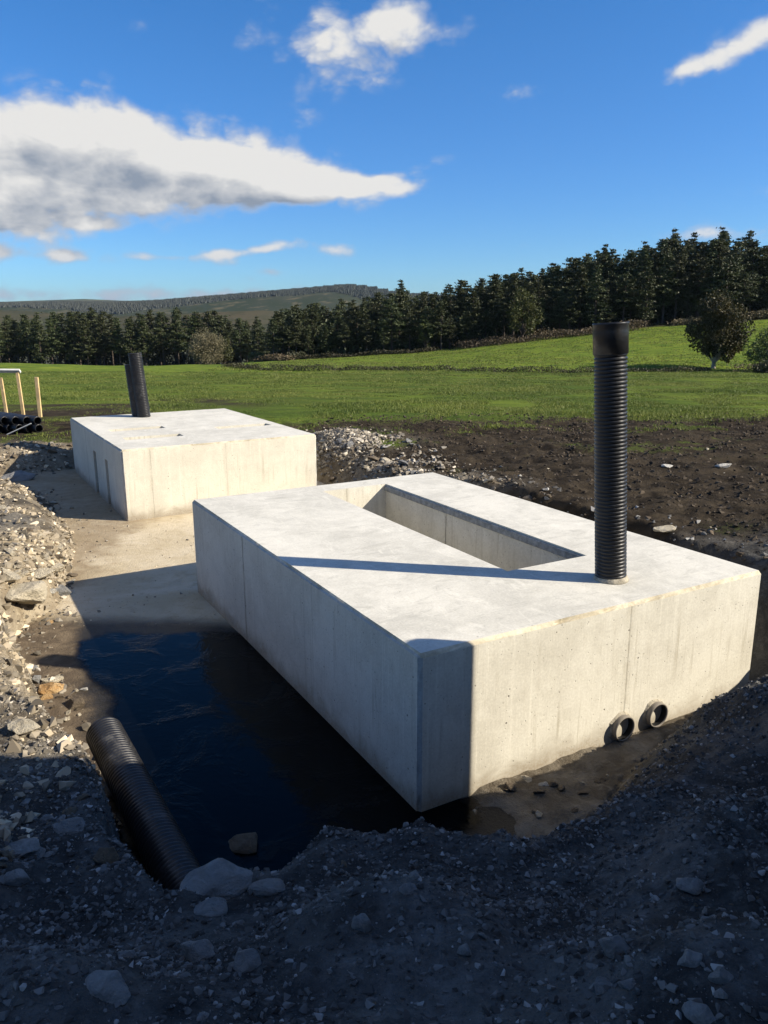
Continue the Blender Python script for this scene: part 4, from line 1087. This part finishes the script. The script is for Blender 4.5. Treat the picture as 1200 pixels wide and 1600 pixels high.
# left-hand belt, farther off
for ri, yy in enumerate((140, 146, 153)):
    px = -60 + ri * 9
    while px < 470:
        y_ = yy + rnd.uniform(-2, 2); x_ = (px - 600) / F_PX * y_
        top = float(np.interp(px, [-60, 40, 150, 200, 320, 400, 470], [492, 488, 478, 480, 478, 488, 476])) + rnd.uniform(-2, 14)
        h = height_for(px, y_, top) - ground_z(x_, y_)
        plant_tree(CONIFERS[rnd.choice((0, 1, 3, 4, 4, 2))], x_, y_, h, ('conifer in the front row of the distant belt left of the brown tree', 'conifer standing behind the front row of the distant left belt', 'conifer at the back of the distant left belt')[ri], ('front conifers of the left belt', 'middle conifers of the left belt', 'rear conifers of the left belt')[ri], wide=rnd.uniform(.85, 1.25))
        px += rnd.uniform(13, 30)

def round_tree(seed, h, rad, base, n, mat, bark, leaf=.10, lumps=26, squash=1.0):
    """broadleaf crown: leaf clumps on many lobes with gaps, over a forked trunk (real size)"""
    r_ = np.random.default_rng(seed); P = []; T = []; limbs = []
    cz = base + (h - base) * .5; hz = (h - base) * .5
    for k in range(lumps):
        v = r_.normal(0, 1, 3); v /= np.linalg.norm(v); rr = r_.uniform(.35, .92)
        zz = v[2] * rr
        wz = (1 - .35 * max(0, zz)) if squash == 1 else 1
        c = np.array([v[0] * rad * rr * wz, v[1] * rad * rr * wz, cz + zz * hz])
        lr = rad * r_.uniform(.20, .40); m_ = n // lumps
        q = r_.normal(0, 1, (m_, 3)); q /= np.linalg.norm(q, axis=1)[:, None]; q *= (r_.uniform(.35, 1, (m_, 1)) ** .6) * lr
        P.append(c + q); T.append(np.clip(r_.uniform(.1, .7) + r_.normal(0, .18, m_), 0, 1))
        limbs.append(([(0, 0, base * .7), tuple((np.array([0, 0, base]) + c) / 2), tuple(c)], (rad * .035, rad * .02, rad * .006)))
    P = np.concatenate(P); T = np.concatenate(T)
    return leaf_mesh('crown', P, r_.uniform(leaf * .6, leaf * 1.3, len(P)), T, mat, r_), trunk_mesh('trunk', [(0, 0, -.2), (0, 0, base * .5), (0, 0, base), (0, 0, cz)], (rad * .085, rad * .065, rad * .055, rad * .02), bark, limbs[:16], 8)

def place_round(px, base_py, top_py, wpx, y, seed, mat, bark, label, name, cat, base_frac=.18, n=5000, leaf=.10, group=None, lumps=30):
    x = (px - 600) / F_PX * y; gz_ = ground_z(x, y)
    h = height_for(px, y, top_py) - gz_; rad = wpx * y / F_PX / 2
    c, t = round_tree(seed, h, rad, h * base_frac, n, mat, bark, leaf, lumps)
    root = link(name, None, loc=(x, y, gz_)); link('crown', c, root); link('trunk', t, root)
    return tag(root, label, cat, group)
place_round(1108, 580, 460, 100, 60, 21, M['autumn'], M['bark_pale'], 'lone round tree with golden-tinged crown in the right-hand field', 'field_tree', 'tree', .10, 17000, .095, lumps=60)
place_round(1196, 590, 515, 90, 57, 22, M['bush'], M['bark'], 'dark leafy tree cut by the right edge beside the lone field tree', 'field_tree', 'tree', .10, 5000, .085)
place_round(812, 535, 452, 62, 93, 23, M['leaves'], M['bark'], 'broad green leafy tree at the edge of the right-hand wood', 'leafy_tree', 'tree', .16, 5000, .13)
place_round(328, 575, 513, 62, 116, 24, M['brown_twigs'], M['bark'], 'rounded brownish leafless tree before the left-hand conifer belt', 'bare_tree', 'tree', .06, 15000, .085, lumps=60)
place_round(355, 570, 530, 40, 120, 25, M['leaves'], M['bark'], 'pale green leafy tree just right of the rounded brown tree', 'leafy_tree', 'tree', .1, 2500, .14)
place_round(405, 572, 548, 34, 112, 26, M['bush'], M['bark'], 'small green bush under the conifers right of the rounded brown tree', 'bush', 'bush', .02, 1800, .12)
place_round(467, 568, 551, 34, 94, 27, M['hedge'], M['bark'], 'low dark bush where the hedge meets the wood', 'bush', 'bush', .02, 1800, .11)
place_round(1075, 500, 458, 30, 97, 28, M['leaves'], M['bark'], 'small yellow-green tree at the wood edge behind the lone field tree', 'leafy_tree', 'tree', .1, 1800, .14)
place_round(1180, 500, 440, 50, 99, 29, M['autumn'], M['bark'], 'golden leafy tree at the wood edge by the right side', 'leafy_tree', 'tree', .1, 2600, .14)
place_round(665, 520, 492, 26, 94.5, 30, M['leaves'], M['bark'], 'small pale sapling at the foot of the dark wood', 'leafy_tree', 'tree', .1, 1200, .13)
place_round(1192, 600, 572, 60, 54, 33, M['hedge'], M['bark'], 'tangled low bush below the leafy tree at the right edge', 'bush', 'bush', .02, 2600, .08)

# hedges and bracken: leafy strips
def strip(name, pts, hgt, wid, n, mat, leaf, label, cat, seed):
    r_ = np.random.default_rng(seed); pts = np.array(pts, float)
    seg = np.linalg.norm(np.diff(pts, axis=0), axis=1); cum = np.concatenate([[0], np.cumsum(seg)]); 
    s = r_.uniform(0, cum[-1], n); x = np.interp(s, cum, pts[:, 0]); y = np.interp(s, cum, pts[:, 1])
    hm = hgt * np.clip(.72 + fbm(s, s * 0 + seed, .9, 4, seed) * .9, .12, 1.5)
    x = x + r_.normal(0, wid * .35, n); y = y + r_.normal(0, wid * .35, n)
    z = height(x, y) + hm * r_.uniform(0, 1, n) ** .8
    tone = np.clip(.45 + fbm(s, z, .7, 3, seed + 3) * .6 + r_.normal(0, .2, n), 0, 1)
    return tag(link(name, leaf_mesh(name, np.stack([x, y, z], -1), r_.uniform(leaf * .6, leaf * 1.3, n), tone, mat, r_)), label, cat)
strip('hedge', [(-13.5, 68), (-10, 62), (-4, 59), (2, 58), (12, 57.6), (22, 58), (24, 58.5)], .42, .8, 12000, M['hedge'], .06, 'low dark hedge running across between the two green fields', 'hedge', 61)
strip('hedge', [(-10, 93), (-2, 93.5), (6, 93)], .5, .8, 4000, M['hedge'], .10, 'thin dark hedge along the far edge of the upper field by the wood', 'hedge', 62)
strip('bracken', [(9, 92), (14, 91.5), (19, 92), (24, 92.5), (30, 93)], 1.0, 1.5, 7000, M['bracken'], .10, 'reddish brown bracken bank at the foot of the dark wood', 'bracken', 63)
strip('bracken', [(34, 94), (42, 95), (55, 96)], .9, 1.2, 5000, M['bracken'], .13, 'brown bracken strip behind the lone field tree', 'bracken', 64)
strip('bracken', [(-15, 96), (-11, 92)], .7, 1.2, 2200, M['bracken'], .12, 'brown dead growth beside the rounded leafless tree', 'bracken', 65)
strip('weeds', [(24.5, 55), (28, 53.5), (33, 53)], .7, 1.2, 2600, M['bracken'], .06, 'pale dry weeds below the leafy tree at the right edge', 'weeds', 66)

def undergrowth(pts, h, wd, n, seed):
    o = strip('undergrowth', pts, h, wd, n, M['needles'], .22, None, None, seed)
    o['label'] = 'dark undergrowth and low boughs inside the wood'; o['kind'] = 'stuff'
undergrowth([(-13, 97.5), (0, 97.5), (20, 98), (40, 99), (62, 101)], 3.6, 2.4, 22000, 71)
undergrowth([(-13, 106), (20, 107), (62, 108)], 4.5, 3.0, 12000, 72)
undergrowth([(-85, 148), (-50, 149), (-14, 148)], 5.5, 3.5, 24000, 73)

# ------------------------------------------------------------------ distant hills
def hill(name, y0, y1, x0, x1, crest, crest_y, foot_z, mat, nxx=160, nyy=50, seed=0, rough=5):
    X, Y = np.meshgrid(np.linspace(x0, x1, nxx), np.linspace(y0, y1, nyy))
    px = X / crest_y * F_PX + 600
    top = np.array([CAM_Z - crest_y * math.tan(PITCH - math.atan((800 - q) / F_PX)) for q in np.interp(px, *crest).ravel()]).reshape(px.shape)
    t = (Y - y0) / (crest_y - y0)
    prof = np.where(t < 1, sstep(t) ** .9, 1 - .5 * sstep((Y - crest_y) / (y1 - crest_y)))
    Z = foot_z + (top - foot_z) * prof + fbm(X, Y, 1 / 260., 4, 70 + seed) * rough * np.clip(t, 0, 1) * np.clip(1.2 - t, .1, 1)
    ii = (np.arange(nyy - 1)[:, None] * nxx + np.arange(nxx - 1)[None]).ravel()
    me = mesh_np(name, np.stack([X, Y, Z], -1).reshape(-1, 3), [np.stack([ii, ii + 1, ii + nxx + 1, ii + nxx], -1)], [mat], smooth=True)
    o = link(name, me); tag(o, None, kind='structure')
    return X, Y, Z
def moor_mat(name, a, b_, c_, sc=.006):
    m_, g, b = new_mat(name)
    P = g.node('ShaderNodeNewGeometry').outputs['Position']
    n = g.noise(g.vmul(P, (1, .45, 2)), sc, 6, .6, .5); n2 = g.noise(P, sc * 5, 6, .65)
    c = g.mix(g.step(n, .40, .60), a, b_); c = g.mix(g.m('MULTIPLY', g.step(n2, .5, .68), .7), c, c_)
    g.put(b.inputs['Base Color'], c); b.inputs['Roughness'].default_value = 1.0; b.inputs['Specular IOR Level'].default_value = 0.0
    return m_
HX, HY, HZ = hill('hills', 900, 2100, -1500, 1700, ([-400, 0, 60, 120, 200, 260, 330, 400, 470, 540, 570, 620, 900, 1400], [478, 474, 474, 473, 474, 472, 466, 460, 454, 448, 451, 462, 470, 470]), 1550, -40,
                  moor_mat('moor', (.040, .046, .030), (.028, .038, .022), (.14, .115, .07), .006), seed=1)
hill('hills', 2600, 4200, -3500, 3500, ([-600, 0, 90, 150, 210, 300, 420, 900], [470, 470, 467, 465, 468, 472, 474, 474]), 3300, -40, moor_mat('moor_far', (.07, .075, .04), (.05, .06, .035), (.10, .09, .05), .003), seed=2)
hill('hills', 420, 980, -900, 300, ([-500, -100, 0, 60, 110, 160, 230, 330, 420, 600], [478, 480, 482, 484, 488, 493, 492, 487, 484, 500]), 700, -34, moor_mat('moor_near', (.045, .048, .032), (.07, .062, .04), (.032, .038, .022), .012), seed=3, rough=2)

# far plantations on the hills: small conifers grown as one mass
def far_wood(name, XY, hgt, label, seed):
    r_ = np.random.default_rng(seed); n = len(XY)
    sides = 5; a = np.arange(sides) / sides * 6.283
    h = hgt * r_.uniform(.7, 1.25, n); rad = h * r_.uniform(.24, .34, n)
    base_ = np.stack([XY[:, 0, None] + rad[:, None] * np.cos(a), XY[:, 1, None] + rad[:, None] * np.sin(a), XY[:, 2, None] + h[:, None] * .12 + 0 * a], -1)
    tip = np.stack([XY[:, 0], XY[:, 1], XY[:, 2] + h], -1)[:, None]
    V = np.concatenate([base_, tip], 1).reshape(-1, 3)
    o = (np.arange(n) * (sides + 1))[:, None]; k = np.arange(sides)
    Fa = np.stack([o + k, o + (k + 1) % sides, o + sides + 0 * k], -1).reshape(-1, 3)
    me = mesh_np(name, V, [Fa], [M['far_needles']])
    T = np.zeros((len(V), 3), np.float32); T[:, 0] = np.repeat(r_.uniform(0, 1, n), sides + 1)
    at = me.attributes.new('tone', 'FLOAT_VECTOR', 'POINT'); at.data.foreach_set('vector', T.ravel())
    return tag(link(name, me), label, kind='stuff')
from_grid = lambda X, Y, Z, x, y: Z[np.clip(((y - Y[0, 0]) / (Y[1, 0] - Y[0, 0])).astype(int), 0, Z.shape[0] - 1), np.clip(((x - X[0, 0]) / (X[0, 1] - X[0, 0])).astype(int), 0, Z.shape[1] - 1)]
n = 70000; x = rng.uniform(-900, 300, n); y = rng.uniform(1250, 1640, n); px = x / y * F_PX + 600
band = np.interp(px, [-100, 60, 200, 300, 420, 520, 600], [1440, 1400, 1280, 1330, 1400, 1400, 1300]) + fbm(x, y, 1 / 90., 3, 81) * 40
k = (y > band) & (fbm(x, y, 1 / 140., 3, 83) > -.45); x, y = x[k], y[k]
far_wood('far_plantation', np.stack([x, y, from_grid(HX, HY, HZ, x, y)], -1), 5.5, 'dark conifer plantation along the crest of the distant hill', 5)
n = 2600; x = rng.uniform(-330, 30, n); y = rng.uniform(240, 420, n); k = fbm(x, y, 1 / 60., 3, 84) > -.1; x, y = x[k], y[k]
far_wood('valley_wood', np.stack([x, y, height(x, y, False)], -1), 9.0, 'dark wood in the valley beyond the left-hand conifers', 6)

# ------------------------------------------------------------------ pipe stack and timber frame at the left
def plain_pipe(r, L):
    return lathe('drain_pipe', [(r * .86, 0), (r * .97, 0), (r, .01), (r, L * .5), (r, L), (r * .97, L), (r * .86, L), (r * .86, L * .5), (r * .86, 0)], 28, M['pipe'])
sP, sdep = ground_hit(36, 676)
rad = 6.7 * sdep / F_PX
ends = [(63, 668, 0), (48.5, 669.5, 0), (33, 670, 0), (16.5, 670.5, 0), (1.5, 671.5, 0), (60, 655, 1), (42.5, 656.5, 1), (-12, 672, 0), (25, 657, 1), (8, 657.5, 1)]
pm = plain_pipe(rad, 4.2)
stack_dir = Vector((-.80, .60, 0)).normalized()
zb = sP[2]
for i, (ex, ey, lvl) in enumerate(ends):
    d_ = px_dir(ex, ey); t_ = (zb + rad * (1.05 if lvl == 0 else 2.75) - CAM_Z) / d_[2]; P = CAM + d_ * t_
    if lvl == 0: xx = sP[0] + (ex - 36) * sdep / F_PX
    else: xx = sP[0] + (ex - 36) * sdep / F_PX
    yy_ = sP[1] + (0.05 if lvl else 0) + rnd.uniform(-.05, .05)
    o = link('drain_pipe', pm, loc=(xx, yy_, zb + rad * (1.0 if lvl == 0 else 2.72)))
    o.rotation_mode = 'QUATERNION'; o.rotation_quaternion = stack_dir.to_track_quat('Z', 'Y')
    tag(o, 'smooth black drain pipe in the ' + ('upper' if lvl else 'bottom') + ' layer of the stack beyond the left bank', 'pipe', 'stacked black drain pipes, ' + ('upper' if lvl else 'bottom') + ' layer')
bm = bmesh.new()
def bar(bm, a, b, wx, wy):
    a = Vector(a); b = Vector(b); z = (b - a).normalized(); x = z.orthogonal().normalized() if abs(z.z) < .9 else Vector((1, 0, 0)); x = (x - z * x.dot(z)).normalized(); y = z.cross(x)
    vs_ = [bm.verts.new(p + x * sx * wx / 2 + y * sy * wy / 2) for p in (a, b) for sx, sy in ((-1, -1), (1, -1), (1, 1), (-1, 1))]
    for q in ((0, 3, 2, 1), (4, 5, 6, 7), (0, 1, 5, 4), (1, 2, 6, 5), (2, 3, 7, 6), (3, 0, 4, 7)): bm.faces.new([vs_[i] for i in q])
bar(bm, (sP[0] + .25, sP[1] - .12, zb + rad * 2.3), (sP[0] - .28, sP[1] - .15, zb - .02), .02, .015)
strap_o = bm_obj('strap', bm, M['strap'])
tag(strap_o, 'pale strap hanging slantwise across the ends of the stacked black pipes', 'strap')

stP, stD = ground_hit(63, 652)
stk_h = 62 * stD / F_PX
bm = bmesh.new(); bar(bm, (stP[0], stP[1], stP[2] - .1), (stP[0] + .01, stP[1], stP[2] + stk_h), .085, .05)
bmesh.ops.bevel(bm, geom=list(bm.edges), offset=.004, segments=1, affect='EDGES')
tag(bm_obj('timber_stake', bm, M['timber']), 'single pale timber stake standing right behind the pipe stack', 'stake')
frP = np.array([stP[0] - .52, stP[1] + .25]); fz = ground_z(*frP)
fr = link('timber_rack', None, loc=(frP[0], frP[1], fz))
tag(fr, 'pale timber frame with a board on top at the left edge beyond the pipes', 'timber frame')
fh = 62 * (stD + .3) / F_PX
for dx, hh in ((.0, fh + .08), (-.42, fh - .06), (-1.1, fh + .05)):
    bm = bmesh.new(); bar(bm, (dx, 0, -.1), (dx - .04, 0, hh), .07, .05); bm_obj('post', bm, M['timber'], fr)
bm = bmesh.new(); bar(bm, (.04, 0, fh + .10), (-1.6, 0, fh + .12), .05, .10); bm_obj('board', bm, M['board'], fr)

# ------------------------------------------------------------------ container and generator added out of view to cast shade over the bank
M['container'] = simple_mat('container', (.05, .09, .13), .55, .15, 2)
M['generator'] = simple_mat('generator', (.45, .30, .05), .5, .15, 2)
M['steel'] = simple_mat('steel', (.06, .06, .06), .6)
cont = link('shade_container', None, loc=(3.7, -.80, 1.08))
tag(cont, 'added dark blue steel container, out of view right, shading the near bank', 'container')
bm = bmesh.new(); n_ = 40
cx0, cx1, cy0, cy1, ch = -1.2, 1.2, -3.4, 3.45, 2.75
prof = []
for k in range(n_):
    for t, o_ in ((0, 0), (.3, 0), (.5, .035), (.8, .035)): prof.append((cy0 + (cy1 - cy0) * (k + t) / n_, o_))
prof.append((cy1, 0))
for side, sx in ((cx0, 1), (cx1, -1)):
    lo = [bm.verts.new((side + sx * o_, yv, .15)) for yv, o_ in prof]; hi = [bm.verts.new((side + sx * o_, yv, ch - .1)) for yv, o_ in prof]
    for k in range(len(prof) - 1): bm.faces.new([lo[k], lo[k + 1], hi[k + 1], hi[k]])
bm_obj('wall', bm, M['container'], cont)
bm = bmesh.new(); box_bm(bm, cx0 + .02, cx1 - .02, cy0 + .02, cy1 - .02, ch - .1, ch - .04); bm_obj('roof', bm, M['container'], cont)
bm = bmesh.new()
for sx in (cx0, cx1 - .12):
    for sy in (cy0, cy1 - .12): box_bm(bm, sx, sx + .12, sy, sy + .12, -.1, ch, .01)
for sy in (cy0, cy1 - .1):
    box_bm(bm, cx0 + .12, cx1 - .12, sy + .01, sy + .09, .0, .15); box_bm(bm, cx0 + .12, cx1 - .12, sy + .01, sy + .09, ch - .13, ch - .01)
for sx in (cx0 + .01, cx1 - .11):
    box_bm(bm, sx, sx + .1, cy0 + .12, cy1 - .12, 0, .15); box_bm(bm, sx, sx + .1, cy0 + .12, cy1 - .12, ch - .13, ch - .01)
bm_obj('frame', bm, M['container'], cont)
for sx in (-1.07, .02):
    bm = bmesh.new(); box_bm(bm, sx, sx + 1.05, cy1 - .08, cy1 - .04, .15, ch - .13, .01); bm_obj('door', bm, M['container'], cont)
gen_o = link('shade_generator', None, loc=(3.0, 3.19, 1.1), rot=(0, 0, SUN_AZ))
tag(gen_o, 'added yellow generator, out of view right, shaped to shade the tank corner', 'generator')
prof = [(-.42, .12), (.49, .12), (.49, 1.36), (.46, 1.41), (.27, 1.45), (-.10, 1.80), (-.42, 2.0)]  # outline shaped for the shadow edge it throws on the near tank
bm = bmesh.new(); L_ = [bm.verts.new((-.6, a_, b_)) for a_, b_ in prof]; R_ = [bm.verts.new((.6, a_, b_)) for a_, b_ in prof]
bm.faces.new(L_[::-1]); bm.faces.new(R_)
for k in range(len(prof)): bm.faces.new([L_[k], L_[(k + 1) % len(prof)], R_[(k + 1) % len(prof)], R_[k]])
bmesh.ops.recalc_face_normals(bm, faces=bm.faces); bmesh.ops.bevel(bm, geom=list(bm.edges), offset=.015, segments=2, affect='EDGES')
bm_obj('canopy', bm, M['generator'], gen_o)
bm = bmesh.new(); box_bm(bm, -.6, .6, -.4, .47, -.15, .10, .01); bm_obj('skid', bm, M['steel'], gen_o)
bm = bmesh.new()
for k in range(7): box_bm(bm, -.625, -.603, -.3, .2, .4 + k * .09, .44 + k * .09)
bm_obj('louvre_panel', bm, M['steel'], gen_o)

# ------------------------------------------------------------------ air
hz = bpy.data.materials.new('haze'); hz.use_nodes = True; hz.node_tree.nodes.clear(); g = G(hz.node_tree)
pv = g.node('ShaderNodeVolumePrincipled'); pv.inputs['Color'].default_value = (.62, .78, 1.0, 1); pv.inputs['Density'].default_value = HAZE
pv.inputs['Anisotropy'].default_value = .2
ho = g.node('ShaderNodeOutputMaterial'); g.l.new(pv.outputs[0], ho.inputs['Volume'])
bm = bmesh.new(); box_bm(bm, -5200, 5200, -900, 5600, -70, 160)
tag(bm_obj('haze', bm, hz), 'thin blue air over the valley and distant hills', kind='stuff')
